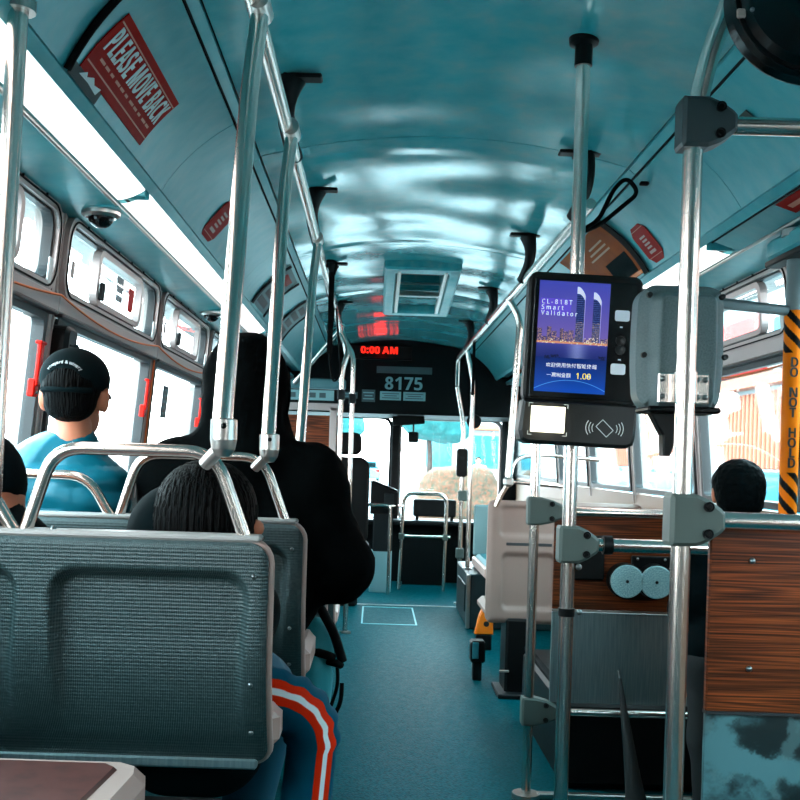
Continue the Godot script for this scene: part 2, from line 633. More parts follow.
# ================================================================== the place
func _ready() -> void:
	rng.seed = 11
	# ---- camera: level, rolled a little, lens shifted (shift lens: the frame sits right of and above the vanishing point)
	var cam := Camera3D.new()
	cam.name = "camera"
	cam.projection = Camera3D.PROJECTION_FRUSTUM
	cam.near = 0.05
	cam.far = 400.0
	cam.size = 0.04
	cam.frustum_offset = Vector2(0.00125, 0.003)
	cam.position = Vector3(0, 1.2, 0)
	cam.rotation = Vector3(0, 0, 0.031)
	add_child(cam)
	cam.current = true
	# ---- sky: bright haze, bluish green overhead
	var env := Environment.new()
	env.background_mode = Environment.BG_SKY
	var sm := ProceduralSkyMaterial.new()
	sm.sky_top_color = Color(0.74, 0.95, 1.0)
	sm.sky_horizon_color = Color(1.0, 1.0, 1.0)
	sm.sky_curve = 0.25
	sm.ground_horizon_color = Color(0.80, 0.82, 0.82)
	sm.ground_bottom_color = Color(0.42, 0.42, 0.42)
	sm.sky_energy_multiplier = 5.0
	sm.ground_energy_multiplier = 2.5
	var sky := Sky.new()
	sky.sky_material = sm
	env.sky = sky
	env.tonemap_mode = Environment.TONE_MAPPER_LINEAR
	env.tonemap_exposure = 0.56
	env.ambient_light_source = Environment.AMBIENT_SOURCE_DISABLED
	env.sdfgi_enabled = true
	env.ssao_enabled = true
	env.ssil_enabled = true
	var we := WorldEnvironment.new()
	we.name = "sky"
	we.environment = env
	add_child(we)
	make_materials()
	shell()
	fluorescent_lights()
	windows()
	front_end()
	street()
	rails_and_poles()
	seats()
	door_screens()
	validators()
	ceiling_signs()
	people()
	small_things()

# point on the inside of the bus shell: side -1 left, 1 right; rel measured from the middle
func side_pt(side: float, rel: float, y: float, z: float) -> Vector3:
	return Vector3(C + side * rel, y, z)

func cove(side: float, s: float, z: float, off := 0.0) -> Vector3:
	var a := Vector2(0.85, 1.97)
	var b := Vector2(0.775, 2.095)
	var c := Vector2(0.645, 2.17)
	var p := a.lerp(b, s).lerp(b.lerp(c, s), s)
	var t := (b - a).lerp(c - b, s).normalized()
	var nrm := Vector2(-absf(t.y), -absf(t.x))     # towards the cabin
	p += nrm * off
	return side_pt(side, p.x, p.y, z)

func ceil_y(rel: float) -> float:
	return 2.285 - 0.085 * pow(rel / 0.62, 2)

func slab(rows_fn: Callable, z0: float, z1: float, n: int, th: float) -> MB:
	# rows_fn(i / n) -> Vector2(rel x, y): a strip of shell between two stations, with thickness upwards
	var mb := MB.new()
	var low := [[], []]
	var top := [[], []]
	for i in n + 1:
		var p: Vector2 = rows_fn.call(float(i) / n)
		for k in 2:
			var z := z0 if k == 0 else z1
			low[k].append(Vector3(C + p.x, p.y, z))
			top[k].append(Vector3(C + p.x, p.y + th, z))
	mb.sheet(low)
	if mb.n[0].y > 0:
		mb = MB.new()
		mb.sheet(low, true)
	mb.sheet(top)
	for k in 2:
		for i in n:
			mb.poly([low[k][i], low[k][i + 1], top[k][i + 1], top[k][i]], Vector3(0, 0, 1 if k == 0 else -1))
	mb.poly([low[0][0], low[1][0], top[1][0], top[0][0]], Vector3(-1, 0, 0))
	mb.poly([low[0][n], low[1][n], top[1][n], top[0][n]], Vector3(1, 0, 0))
	return mb

const ZR := 1.6       # rear end of the cabin
const ZF := -10.1     # front end

func shell() -> void:
	# floor: low floor and the raised rear floor with its step
	var fl := struct_node("floor", "dark teal vinyl bus floor")
	part(fl, "floor_sheet", boxm(Vector3(C, -0.05, (ZF - 2.0) * 0.5), Vector3(2.5, 0.1, absf(ZF + 2.0))), M.floor_vinyl)
	part(fl, "raised_floor", boxm(Vector3(C, 0.15, (ZR - 2.6) * 0.5), Vector3(2.5, 0.3, ZR + 2.6), 0.006), M.floor_vinyl)
	part(fl, "raised_side", boxm(Vector3(-0.62, 0.15, -3.1), Vector3(0.86, 0.298, 0.99), 0.006), M.floor_vinyl)
	part(fl, "step_edge", boxm(Vector3(C, 0.30, -2.595), Vector3(2.4, 0.008, 0.04), 0.002), M.rubber)
	part(fl, "seam_strip", boxm(Vector3(C + 0.1, 0.001, -8.3), Vector3(1.5, 0.004, 0.025)), M.alu)
	# hatch outline in the floor
	for b in [[0.14, -8.16, 0.40, 0.012], [0.14, -7.32, 0.40, 0.012]]:
		part(fl, "hatch_edge", boxm(Vector3(b[0], 0.001, b[1]), Vector3(b[2], 0.004, 0.02)), M.floor_line)
	for x in [-0.06, 0.34]:
		part(fl, "hatch_edge", boxm(Vector3(x, 0.001, -7.74), Vector3(0.012, 0.004, 0.86)), M.floor_line)
	# ceiling: separate panels with open joints, two side strips, a roof above
	var ce := struct_node("ceiling", "glossy teal curved bus ceiling of riveted sheets")
	part(ce, "roof", boxm(Vector3(C, 2.42, (ZR + ZF) * 0.5), Vector3(2.56, 0.06, ZR - ZF)), M.front_dark)
	var joints := [ZR, -0.05, -1.70, -3.34, -5.0, -6.62, -8.2, FRONT + 0.02]
	for i in joints.size() - 1:
		var z0: float = joints[i]
		var z1: float = joints[i + 1]
		if i == 4:      # this sheet is cut out for the vent hatch
			for b in [[-0.612, 0.612, z0 - 0.003, -5.47], [-0.612, 0.612, -6.31, z1 + 0.003], [-0.612, -0.11, -5.47, -6.31], [0.17, 0.612, -5.47, -6.31]]:
				part(ce, "ceiling_panel", slab(func(t): return Vector2(lerpf(b[0], b[1], t), ceil_y(lerpf(b[0], b[1], t))), b[2], b[3], 14, 0.012), M.ceiling_paint)
		else: part(ce, "ceiling_panel", slab(func(t): return Vector2(lerpf(-0.612, 0.612, t), ceil_y(lerpf(-0.612, 0.612, t))), z0 - 0.003, z1 + 0.003, 24, 0.012), M.ceiling_paint)
		for sd in [-1.0, 1.0]:
			part(ce, "edge_strip", slab(func(t): return Vector2(sd * lerpf(0.618, 0.640, t), lerpf(2.196, 2.178, t)), z0 - 0.002, z1 + 0.002, 2, 0.012), M.cove_paint)
	for sd in [-1.0, 1.0]:
		# advertising cove, in sections
		var cj := [ZR, -1.2, -2.93, -4.6, -6.3, -8.0, FRONT + 0.02]
		for i in cj.size() - 1:
			var z0: float = cj[i]
			var z1: float = cj[i + 1]
			part(ce, "cove_panel", slab(func(t):
				var p := cove(sd, t, 0.0)
				return Vector2(p.x - C, p.y), z0 - 0.0015, z1 + 0.0015, 12, 0.012), M.cove_paint)
		part(ce, "groove_rail", tubem([side_pt(sd, 0.6435, 2.178, ZR), side_pt(sd, 0.6435, 2.178, FRONT)], 0.005, 8), M.rubber)
		part(ce, "cove_lip", slab(func(t): return Vector2(sd * lerpf(0.852, 0.872, t), lerpf(1.966, 1.946, t)), ZR, FRONT, 1, 0.02), M.cove_paint)
		# soffit between the light and the windows
		part(ce, "soffit", slab(func(t): return Vector2(sd * lerpf(0.955, 1.165, t), lerpf(1.918, 1.893, t)), ZR, FRONT, 2, 0.02), M.soffit_paint)
		part(ce, "soffit_rail", tubem([side_pt(sd, 0.968, 1.914, ZR), side_pt(sd, 0.968, 1.914, FRONT)], 0.006, 8), M.alu)
		part(ce, "light_tray", boxm(side_pt(sd, 0.915, 1.985, (ZR + FRONT) * 0.5), Vector3(0.11, 0.01, ZR - FRONT)), M.cove_paint)
	for sd in [-1.0, 1.0]:
		var w := struct_node("wall_left" if sd < 0 else "wall_right", "bus side wall with window pillars")
		part(w, "lower_wall", boxm(side_pt(sd, 1.235, 0.53, (ZR + ZF) * 0.5), Vector3(0.05, 1.06, ZR - ZF)), M.wall_low if sd < 0 else M.beige_wall)
		part(w, "upper_wall", boxm(side_pt(sd, 1.235, 2.16, (ZR + ZF) * 0.5), Vector3(0.13, 0.54, ZR - ZF)), M.wall_paint)
	var wb := struct_node("wall_back", "rear bulkhead of the bus")
	part(wb, "bulkhead", boxm(Vector3(C, 1.2, ZR + 0.03), Vector3(2.56, 2.5, 0.06)), M.wall_paint)

func fluorescent_lights() -> void:
	var lens := mat("light_lens", Color(0.95, 0.93, 0.93), 0.5)
	lens.emission_enabled = true
	lens.emission = Color(1.0, 0.95, 0.93)
	lens.emission_energy_multiplier = 3.2
	var runs := [[-1.0, -0.09, -2.83], [-1.0, -2.87, -5.9], [1.0, -3.3, -6.2]]
	var what := ["long fluorescent light strip above the nearest left windows", "fluorescent light strip over the capped passenger, next along the left wall", "fluorescent light strip behind the grey validator case"]
	for i in runs.size():
		var sd: float = runs[i][0]
		var z0: float = runs[i][1]
		var z1: float = runs[i][2]
		var t := thing("ceiling_light", what[i], "light", side_pt(sd, 0.913, 1.93, (z0 + z1) * 0.5), "fluorescent strips along the coves")
		var h := (z0 - z1) * 0.5
		var mb := MB.new()
		var rows := []
		for k in 9:
			var a := PI * k / 8.0
			var p := Vector3(sd * (0.040 * cos(a)), 0.0145 * (-cos(a)) * 1.0 - 0.008 * sin(a), 0)
			rows.append([p + Vector3(0, 0, h), p - Vector3(0, 0, h)])
		mb.sheet(rows, sd > 0)
		if mb.n[8].y > 0:
			for q in mb.n.size(): mb.n[q] = -mb.n[q]
		part(t, "diffuser", mb, lens, "glowing white diffuser")
		for e in [h, -h]:
			part(t, "end_cap", boxm(Vector3(0, 0.008, e), Vector3(0.084, 0.026, 0.006), 0.002), M.cove_paint)
		part(t, "housing", boxm(Vector3(0, 0.036, 0), Vector3(0.088, 0.03, h * 2)), M.cove_paint)
		var l := AreaLight3D.new()
		l.name = "lamp"
		l.area_size = Vector2(0.07, h * 2 - 0.02)
		l.light_color = Color(1.0, 0.95, 0.93)
		l.light_energy = 0.5 * h
		l.area_range = 12.0
		l.area_attenuation = 2.0
		l.shadow_enabled = true
		t.add_child(l)
		# faces down and a little inwards
		l.position = Vector3(-sd * 0.003, -0.016, 0)
		l.rotation = Vector3(-PI / 2, 0, 0)

# ------------------------------------------------------------------ windows
func wall_frame(sd: float, d: float) -> Transform3D:
	# local x runs to the viewer's right along the wall, y up along the leaning wall, z into the cabin
	var up := Vector3(-sd * 0.08, 0.9, 0).normalized()
	var x := Vector3(0, 0, sd)
	return Transform3D(Basis(x, up, x.cross(up)), side_pt(sd, 1.21, 1.0, -d))

func window_unit(n: int, sd: float, d0: float, d1: float, handle := true) -> Node3D:
	var L := absf(d1 - d0) - 0.09
	var o := struct_node("window_%d" % n, "bus side window with sliding top sash")
	o.transform = wall_frame(sd, (d0 + d1) * 0.5)
	var up_h := 0.232
	var up_c := 0.665 + up_h * 0.5
	# lower fixed pane
	var lo_h := 0.53
	var lo_c := 0.07 + lo_h * 0.5
	var mb := MB.new()
	mb.ring(rrect(L, lo_h, 0.03, 4, 0, lo_c), rrect(L - 0.05, lo_h - 0.05, 0.02, 4, 0, lo_c), -0.03, 0.006)
	part(o, "lower_frame", mb, M.frame_dark)
	part(o, "lower_pane", boxm(Vector3(0, lo_c, -0.02), Vector3(L - 0.03, lo_h - 0.03, 0.004)), M.glass)
	# transom
	part(o, "transom", boxm(Vector3(0, 0.632, 0.004), Vector3(L + 0.09, 0.055, 0.03), 0.006), M.frame_grey)
	part(o, "transom_lip", boxm(Vector3(0, 0.601, 0.012), Vector3(L + 0.05, 0.010, 0.03), 0.003), M.frame_dark)
	# upper frame: outer ring, dark gasket, inner ring
	mb = MB.new()
	mb.ring(rrect(L + 0.03, up_h + 0.03, 0.085, 7, 0, up_c), rrect(L - 0.03, up_h - 0.03, 0.06, 7, 0, up_c), -0.03, 0.014)
	part(o, "upper_frame", mb, M.frame_grey)
	mb = MB.new()
	mb.ring(rrect(L + 0.004, up_h + 0.004, 0.075, 7, 0, up_c), rrect(L - 0.006, up_h - 0.006, 0.072, 7, 0, up_c), 0.0, 0.017)
	part(o, "gasket", mb, M.rubber)
	mb = MB.new()
	mb.ring(rrect(L - 0.03, up_h - 0.03, 0.06, 7, 0, up_c), rrect(L - 0.06, up_h - 0.045, 0.05, 7, 0, up_c), -0.03, 0.0)
	part(o, "inner_gasket", mb, M.frame_dark)
	part(o, "upper_pane", boxm(Vector3(0, up_c, -0.022), Vector3(L - 0.05, up_h - 0.05, 0.004)), M.glass)
	# sliding sash
	var sw := L * 0.5
	mb = MB.new()
	mb.ring(rrect(sw, up_h - 0.045, 0.045, 6, L * 0.02, up_c), rrect(sw - 0.05, up_h - 0.085, 0.03, 6, L * 0.02, up_c), -0.016, 0.010)
	var sash := part(o, "sash", mb, M.frame_grey)
	part(sash, "sash_pane", boxm(Vector3(L * 0.02, up_c, -0.004), Vector3(sw - 0.04, up_h - 0.07, 0.004)), M.glass)
	part(sash, "latch", boxm(Vector3(L * 0.02 - sw * 0.5 + 0.035, up_c - 0.045, 0.018), Vector3(0.022, 0.06, 0.018), 0.004), M.dark_metal)
	part(o, "catch", boxm(Vector3(L * 0.5 - 0.05, up_c - 0.07, 0.012), Vector3(0.028, 0.075, 0.006), 0.002), M.white_plastic)
	part(o, "catch", boxm(Vector3(-L * 0.5 + 0.06, up_c - 0.03, 0.012), Vector3(0.024, 0.05, 0.006), 0.002), M.frame_grey)
	# drip rail with clips above the window
	part(o, "drip_rail", boxm(Vector3(0, 0.906, 0.008), Vector3(L - 0.06, 0.004, 0.014)), M.rubber)
	for k in 6:
		part(o, "clip", boxm(Vector3((k - 2.5) * L * 0.15, 0.902, 0.013), Vector3(0.006, 0.016, 0.012)), M.rubber)
	if handle:
		# red release lever hanging by the pillar
		var hx := L * 0.5 - 0.085
		var lv := part(o, "release_lever", boxm(Vector3(hx, 0.44, 0.026), Vector3(0.028, 0.12, 0.012), 0.003), M.red_paint, "red emergency release lever")
		part(lv, "lever_hook", boxm(Vector3(hx + 0.008, 0.503, 0.022), Vector3(0.044, 0.010, 0.02), 0.003), M.red_paint)
		part(lv, "lever_mount", boxm(Vector3(hx, 0.375, 0.016), Vector3(0.034, 0.05, 0.022), 0.004), M.red_paint)
		for yy in [0.363, 0.386]:
			part(lv, "rivet", ball(Vector3(hx, yy, 0.028), 0.005), M.bolt)
	return o

func ball(c: Vector3, r: float, seg := 10) -> MB:
	var mb := MB.new()
	var prof := []
	for k in 7: prof.append(Vector2(r * sin(PI * k / 6.0), -r * cos(PI * k / 6.0)))
	mb.lathe(prof, seg, Transform3D(Basis.IDENTITY, c))
	# smooth normals
	for i in mb.v.size(): mb.n[i] = (mb.v[i] - c).normalized()
	return mb

func windows() -> void:
	var left := [-1.1, 0.25, 1.6, 2.92, 4.24, 5.5, 6.8, 8.1, 9.35]
	var right := [-1.1, 0.4, 1.9, 3.22, 4.3, 5.4, 6.5, 7.6, 8.7, 10.05]
	var n := 0
	for sd in [-1.0, 1.0]:
		var wall := get_node("wall_left" if sd < 0 else "wall_right")
		var list: Array = left if sd < 0 else right
		for i in list.size():
			var tr := wall_frame(sd, list[i])
			var w := 0.12 if i < list.size() - 1 else 0.16
			var pl := part(wall, "pillar", boxm(Vector3(0, 0.46, -0.035), Vector3(w, 0.94, 0.06), 0.006), M.wall_paint)
			pl.transform = tr
			for gx in [-0.022, 0.022]:
				var g := part(wall, "pillar_seam", boxm(Vector3(gx, 0.46, -0.004), Vector3(0.006, 0.9, 0.010)), M.frame_grey)
				g.transform = tr
			var solid: bool = i == 0     # unseen blank panels, added in place of windows to cut light from behind
			if solid:
				var L := absf(list[i + 1] - list[i]) - 0.12
				var pn := part(wall, "added_blocking_panel", boxm(Vector3(0, 0.46, -0.03), Vector3(L, 0.94, 0.04), 0.006), M.wall_paint)
				pn.transform = wall_frame(sd, (list[i] + list[i + 1]) * 0.5)
			elif i < list.size() - 1 and not (sd > 0 and i == 2):
				n += 1
				window_unit(n, sd, list[i], list[i + 1], sd < 0)
	# rear door in the right wall: two glazed leaves
	var dr := struct_node("door_1", "glazed rear bus door")
	dr.transform = Transform3D(Basis(Vector3(0, 0, 1), Vector3.UP, Vector3(-1, 0, 0)), side_pt(1, 1.19, 0.0, -2.56))
	for k in [-1, 1]:
		var mb := MB.new()
		mb.ring(rrect(0.58, 1.86, 0.02, 2, k * 0.3, 0.95), rrect(0.46, 1.66, 0.06, 4, k * 0.3, 0.97), -0.02, 0.02)
		var lf := part(dr, "door_leaf", mb, M.frame_dark)
		part(lf, "door_pane", boxm(Vector3(k * 0.3, 0.97, 0), Vector3(0.47, 1.67, 0.005)), M.glass)
		part(lf, "pull_bar", tubem(bend([Vector3(k * 0.12, 0.8, 0.01), Vector3(k * 0.12, 0.8, 0.06), Vector3(k * 0.12, 1.3, 0.06), Vector3(k * 0.12, 1.3, 0.01)], 0.03), 0.011, 8), M.steel)
	# stickers and prints on the glass
	var st := mat("sticker_teal", Color(0.03, 0.17, 0.20), 0.5)
	var s := thing("window_sticker", "dark teal printed sticker on the lower pane by the second red lever", "sticker", Vector3.ZERO, "", wall_frame(-1, 4.62).basis)
	s.transform = wall_frame(-1, 4.65)
	part(s, "sheet", boxm(Vector3(0, 0.44, -0.016), Vector3(0.12, 0.15, 0.002)), st)
	for k in 5:
		part(s, "print_line", boxm(Vector3(-0.005 * (k % 2), 0.495 - k * 0.027, -0.0145), Vector3(0.09 - 0.02 * (k % 2), 0.010, 0.001)), M.sticker_line if M.has("sticker_line") else mat("sticker_line", Color(0.20, 0.42, 0.45), 0.5))
	s = thing("window_notice", "grey printed notice grid on a sliding top sash, beside a red one", "sticker")
	s.transform = wall_frame(-1, 3.62)
	for r in 3:
		for c in 2:
			part(s, "notice_block", boxm(Vector3(-0.03 + c * 0.045, 0.82 - r * 0.032, 0.000), Vector3(0.04, 0.024, 0.002)), mat("notice_grey", Color(0.40, 0.44, 0.46), 0.6))
	s = thing("window_notice", "red printed notice on a sliding top sash", "sticker")
	s.transform = wall_frame(-1, 3.78)
	part(s, "sheet", boxm(Vector3(0, 0.775, 0.0), Vector3(0.07, 0.085, 0.002)), M.poster_red)
	s = thing("window_notice", "small red notice beside the sash edge of the same window", "sticker")
	s.transform = wall_frame(-1, 3.97)
	part(s, "sheet", boxm(Vector3(0, 0.765, -0.012), Vector3(0.05, 0.075, 0.002)), M.red_paint)
	# black box on the pillar behind the capped passenger
	s = thing("pillar_speaker", "black rounded speaker box on the window pillar beyond the dark cap", "speaker")
	s.transform = wall_frame(-1, 2.99)
	var mb2 := MB.new()
	mb2.prism(rrect(0.10, 0.21, 0.03, 5, 0, 0.47), -0.01, 0.05, Transform3D.IDENTITY, 0.012)
	part(s, "case", mb2, M.black_plastic)
	for k in 5:
		part(s, "grille_bar", boxm(Vector3(0, 0.43 + k * 0.022, 0.051), Vector3(0.055, 0.006, 0.004)), M.rubber)
	# orange cord sagging along the left transoms, another on the right
	for sd in [-1.0, 1.0]:
		var pts := []
		for k in 60:
			var d := 1.2 + k * 0.1 if sd < 0 else 3.0 + k * 0.07
			var ph := fmod(d - 1.6, 1.3) / 1.3
			var sag := 0.035 * 4.0 * ph * (1.0 - ph)
			pts.append(wall_frame(sd, d) * Vector3(0, (0.655 if sd < 0 else 0.59) - sag, 0.028))
		var cd := thing("pull_cord", "orange stop-request cord sagging along the left window rail" if sd < 0 else "orange stop-request cord along the window rail behind the grey validator case", "cord")
		part(cd, "cord", tubem(pts, 0.0035, 6), M.orange_cable)
	var dc := thing("pull_cord", "orange cord dropping down the pillar beside the second red lever", "cord")
	part(dc, "cord", tubem([wall_frame(-1, 4.24) * Vector3(-0.015, 0.62, 0.012), wall_frame(-1, 4.24) * Vector3(-0.01, 0.3, 0.012), wall_frame(-1, 4.24) * Vector3(-0.012, 0.05, 0.012)], 0.004, 6), M.orange_cable)

# ------------------------------------------------------------------ front of the bus
func front_end() -> void:
	var w := struct_node("wall_front", "dark front bulkhead with windscreen")
	part(w, "header", boxm(Vector3(C, 1.98, FRONT - 0.05), Vector3(2.5, 0.72, 0.06), 0.005), M.front_dark)
	part(w, "header_soffit", boxm(Vector3(C, 1.63, -9.55), Vector3(2.5, 0.02, 1.05)), M.front_dark)
	part(w, "dash_wall", boxm(Vector3(C, 0.28, -10.02), Vector3(2.5, 0.60, 0.10)), M.front_dark)
	part(w, "dash_top", boxm(Vector3(C, 0.60, -9.86), Vector3(2.4, 0.05, 0.40), 0.015), M.black_plastic)
	part(w, "centre_post", boxm(Vector3(0.20, 1.12, -10.0), Vector3(0.085, 1.06, 0.08), 0.01), M.black_plastic)
	for x in [-0.99, 1.34]:
		part(w, "corner_post", boxm(Vector3(x, 1.12, -10.0), Vector3(0.16, 1.06, 0.12), 0.02), M.front_dark)
	for k in 2:
		var x0 := -0.9 if k == 0 else 0.25
		var x1 := 0.15 if k == 0 else 1.25
		var f := MB.new()
		f.ring(rrect(x1 - x0 + 0.04, 1.04, 0.1, 6, (x0 + x1) * 0.5, 1.12), rrect(x1 - x0 - 0.02, 0.98, 0.08, 6, (x0 + x1) * 0.5, 1.12), -0.02, 0.02)
		var wn := struct_node("window_%d" % (30 + k), "windscreen half")
		wn.position = Vector3(0, 0, -10.02)
		part(wn, "gasket", f, M.frame_grey if k == 1 else M.rubber)
		part(wn, "pane", boxm(Vector3((x0 + x1) * 0.5, 1.12, 0), Vector3(x1 - x0, 1.0, 0.006)), M.glass)
	# signs on the header
	var fz := FRONT - 0.02
	var pale := mat("label_pale", Color(0.42, 0.60, 0.62), 0.5)
	var grey := mat("label_grey", Color(0.17, 0.27, 0.29), 0.5)
	var s := thing("number_sign", "fleet number 8175 in pale figures on the dark header", "sign", Vector3(0.24, 1.895, fz))
	text(s, "figures", "8175", 0.115, pale, Transform3D(Basis.IDENTITY, Vector3(0, 0, 0.002)))
	s = thing("header_strip", "grey blank strip above the fleet number", "sign", Vector3(0.24, 2.017, fz))
	part(s, "sheet", boxm(Vector3.ZERO, Vector3(0.50, 0.062, 0.004)), grey)
	for a in [[0.122, 1.783, 0.19, 0.078, "left pale notice under the fleet number"], [0.337, 1.783, 0.20, 0.078, "pale notice with a dark emblem under the fleet number's end"], [-0.077, 1.778, 0.12, 0.11, "squarish teal notice left of the fleet number notices"], [-0.24, 1.778, 0.13, 0.06, "dim grey notice beside the squarish teal one"]]:
		s = thing("header_notice", a[4], "notice", Vector3(a[0], a[1], fz))
		part(s, "sheet", boxm(Vector3.ZERO, Vector3(a[2], a[3], 0.004)), pale if a[0] > 0 else grey)
		for k in 3:
			part(s, "print_line", boxm(Vector3(0, a[3] * (0.25 - 0.25 * k), 0.0025), Vector3(a[2] * (0.8 - 0.2 * (k % 2)), a[3] * 0.09, 0.001)), grey if a[0] > 0 else pale)
	# red led clock
	var led := mat("led_red", Color(0.3, 0.02, 0.01), 0.5)
	led.emission_enabled = true
	led.emission = Color(1.0, 0.12, 0.05)
	led.emission_energy_multiplier = 4.0
	s = thing("led_clock", "red led clock display in a black box on the header", "display", Vector3(0.03, 2.165, fz + 0.04))
	part(s, "case", boxm(Vector3(0, 0, -0.02), Vector3(0.55, 0.12, 0.06), 0.006), M.black_plastic)
	text(s, "digits", "0:00 AM", 0.062, led, Transform3D(Basis.from_scale(Vector3(1.05, 1, 1)), Vector3(-0.02, 0.02, 0.012)))
	var ll := OmniLight3D.new()
	ll.name = "glow"
	ll.light_color = Color(1.0, 0.12, 0.05)
	ll.light_energy = 0.02
	ll.light_size = 0.05
	ll.shadow_enabled = true
	ll.omni_range = 12.0
	ll.omni_attenuation = 2.0
	s.add_child(ll)
	ll.position = Vector3(0, 0, 0.05)
	# fare box
	var fb := thing("fare_box", "black fare box on a rounded silver pedestal beside the front rail", "fare box", Vector3(0.08, 0, -9.2))
	var mb := MB.new()
	mb.prism(rrect(0.20, 0.24, 0.06, 5), 0.0, 0.37, Transform3D(Basis(Vector3.RIGHT, -PI / 2), Vector3(0, 0, 0)))
	part(fb, "pedestal", mb, mat("pedestal_silver", Color(0.52, 0.66, 0.68), 0.35, 0.3), "silver pedestal")
	part(fb, "cabinet", boxm(Vector3(0.01, 0.55, 0), Vector3(0.18, 0.36, 0.24), 0.012), M.dark_metal)
	mb = MB.new()
	mb.prism(PackedVector2Array([Vector2(-0.13, 0), Vector2(0.12, 0), Vector2(0.12, 0.20), Vector2(-0.13, 0.30)]), -0.14, 0.14, Transform3D(Basis.IDENTITY, Vector3(0.02, 0.71, 0)), 0.01)
	part(fb, "head", mb, M.black_plastic)
	part(fb, "coin_tray", boxm(Vector3(0.02, 0.965, 0), Vector3(0.25, 0.02, 0.26), 0.006, Basis(Vector3(0, 0, 1), -0.38)), M.black_gloss)
	part(fb, "reader", boxm(Vector3(0.06, 0.83, 0.145), Vector3(0.09, 0.14, 0.02), 0.006), M.dark_metal)
	# guard rails at the front
	var g := thing("guard_rail", "arched silver guard rail standing before the dashboard", "rail", Vector3(0.48, 0, -9.3))
	part(g, "hoop", tubem(bend([Vector3(-0.225, 0, 0), Vector3(-0.20, 0.90, 0), Vector3(0.20, 0.90, 0), Vector3(0.19, 0, 0)], 0.1), 0.017), M.steel)
	part(g, "cross_bar", tubem([Vector3(-0.21, 0.50, 0), Vector3(0.24, 0.50, 0)], 0.012), M.steel)
	for x in [-0.212, 0.195]:
		part(g, "joint", boxm(Vector3(x, 0.50, 0), Vector3(0.05, 0.06, 0.05), 0.008), M.clamp_paint)
	part(g, "kick_panel", boxm(Vector3(-0.01, 0.27, -0.02), Vector3(0.37, 0.44, 0.012)), M.front_dark)
	g = thing("guard_rail", "low silver rail wrapping around the fare box", "rail", Vector3(0.02, 0, -8.95))
	part(g, "hoop", tubem(bend([Vector3(-0.17, 0.0, 0), Vector3(-0.14, 1.12, 0)], 0.05), 0.016), M.steel)
	part(g, "top_bar", tubem(bend([Vector3(-0.15, 0.80, 0), Vector3(0.13, 0.80, 0), Vector3(0.13, 0.0, 0)], 0.05), 0.015), M.steel)
	part(g, "link_bar", tubem([Vector3(0.13, 0.79, 0), Vector3(0.25, 0.78, -0.3)], 0.012), M.steel)
	# dashboard box and mirrors
	s = thing("dash_monitor", "black box standing on the dashboard behind the arched rail", "monitor", Vector3(0.60, 0.625, -9.85))
	part(s, "case", boxm(Vector3(0, 0.12, 0), Vector3(0.42, 0.17, 0.10), 0.012), M.black_plastic)
	for x in [-0.17, 0.17]:
		part(s, "foot", boxm(Vector3(x, 0.017, 0), Vector3(0.03, 0.045, 0.06)), M.black_plastic)
	s = thing("round_mirror", "round black interior mirror hanging below the header", "mirror", Vector3(0.87, 1.57, -8.9))
	mb = MB.new()
	mb.lathe([Vector2(0, -0.02), Vector2(0.05, -0.018), Vector2(0.066, 0.0), Vector2(0.06, 0.012), Vector2(0.0, 0.016)], 20, Transform3D(Basis(Vector3.RIGHT, PI / 2), Vector3.ZERO))
	part(s, "dish", mb, M.black_plastic)
	part(s, "stalk", tubem([Vector3(0, 0.04, 0), Vector3(0, 0.08, -0.08)], 0.008), M.black_plastic)
	s = thing("visor", "black folded sun visor under the header by the windscreen post", "visor", Vector3(0.30, 1.56, -9.3))
	part(s, "flap", boxm(Vector3(0, 0.02, 0), Vector3(0.30, 0.09, 0.02), 0.008, Basis(Vector3(0, 0, 1), 0.1)), M.black_plastic)
	part(s, "hinge", tubem([Vector3(-0.1, 0.06, 0), Vector3(0.1, 0.075, 0)], 0.01), M.black_plastic)
	s = thing("mirror_camera", "small black camera box hanging before the windscreen", "camera", Vector3(0.36, 1.43, -9.6))
	part(s, "case", boxm(Vector3.ZERO, Vector3(0.10, 0.10, 0.06), 0.012), M.black_plastic)
	part(s, "stem", tubem([Vector3(0, 0.04, 0), Vector3(0, 0.19, 0)], 0.008), M.black_plastic)
	s = thing("pole_box", "black rounded control box on the front door pole", "control box", Vector3(0.735, 1.2, -8.44))
	mb = MB.new()
	mb.prism(rrect(0.095, 0.24, 0.03, 5), -0.03, 0.03, Transform3D.IDENTITY, 0.01)
	part(s, "case", mb, M.black_plastic)
	part(s, "button", boxm(Vector3(0, 0.04, 0.03), Vector3(0.03, 0.03, 0.01), 0.003), M.dark_metal)
	# driver's screen on the left
	var p := thing("driver_partition", "brown wood driver's partition with pale metal frame", "partition", Vector3(-0.60, 0, -7.0))
	part(p, "panel", boxm(Vector3(0, 0.80, 0), Vector3(0.70, 1.40, 0.02)), M.wood)
	for y in [1.56, 1.20]:
		part(p, "frame_bar", boxm(Vector3(0.06, y, 0.014), Vector3(0.58, 0.05, 0.02), 0.004), M.frame_grey)
	for x in [-0.2, 0.30]:
		part(p, "frame_post", boxm(Vector3(x, 1.38, 0.014), Vector3(0.05, 0.36, 0.02), 0.004), M.frame_grey)
	part(p, "top_beam", boxm(Vector3(0.0, 1.72, 0), Vector3(0.76, 0.07, 0.05), 0.01), mat("beam_teal", Color(0.22, 0.42, 0.45), 0.4))
	part(p, "notice_bar", boxm(Vector3(0.02, 1.64, 0.014), Vector3(0.56, 0.07, 0.006)), M.label_pale)
	for k in 7:
		part(p, "print_line", boxm(Vector3(-0.2 + k * 0.07, 1.64, 0.018), Vector3(0.045, 0.035, 0.001)), M.label_grey)
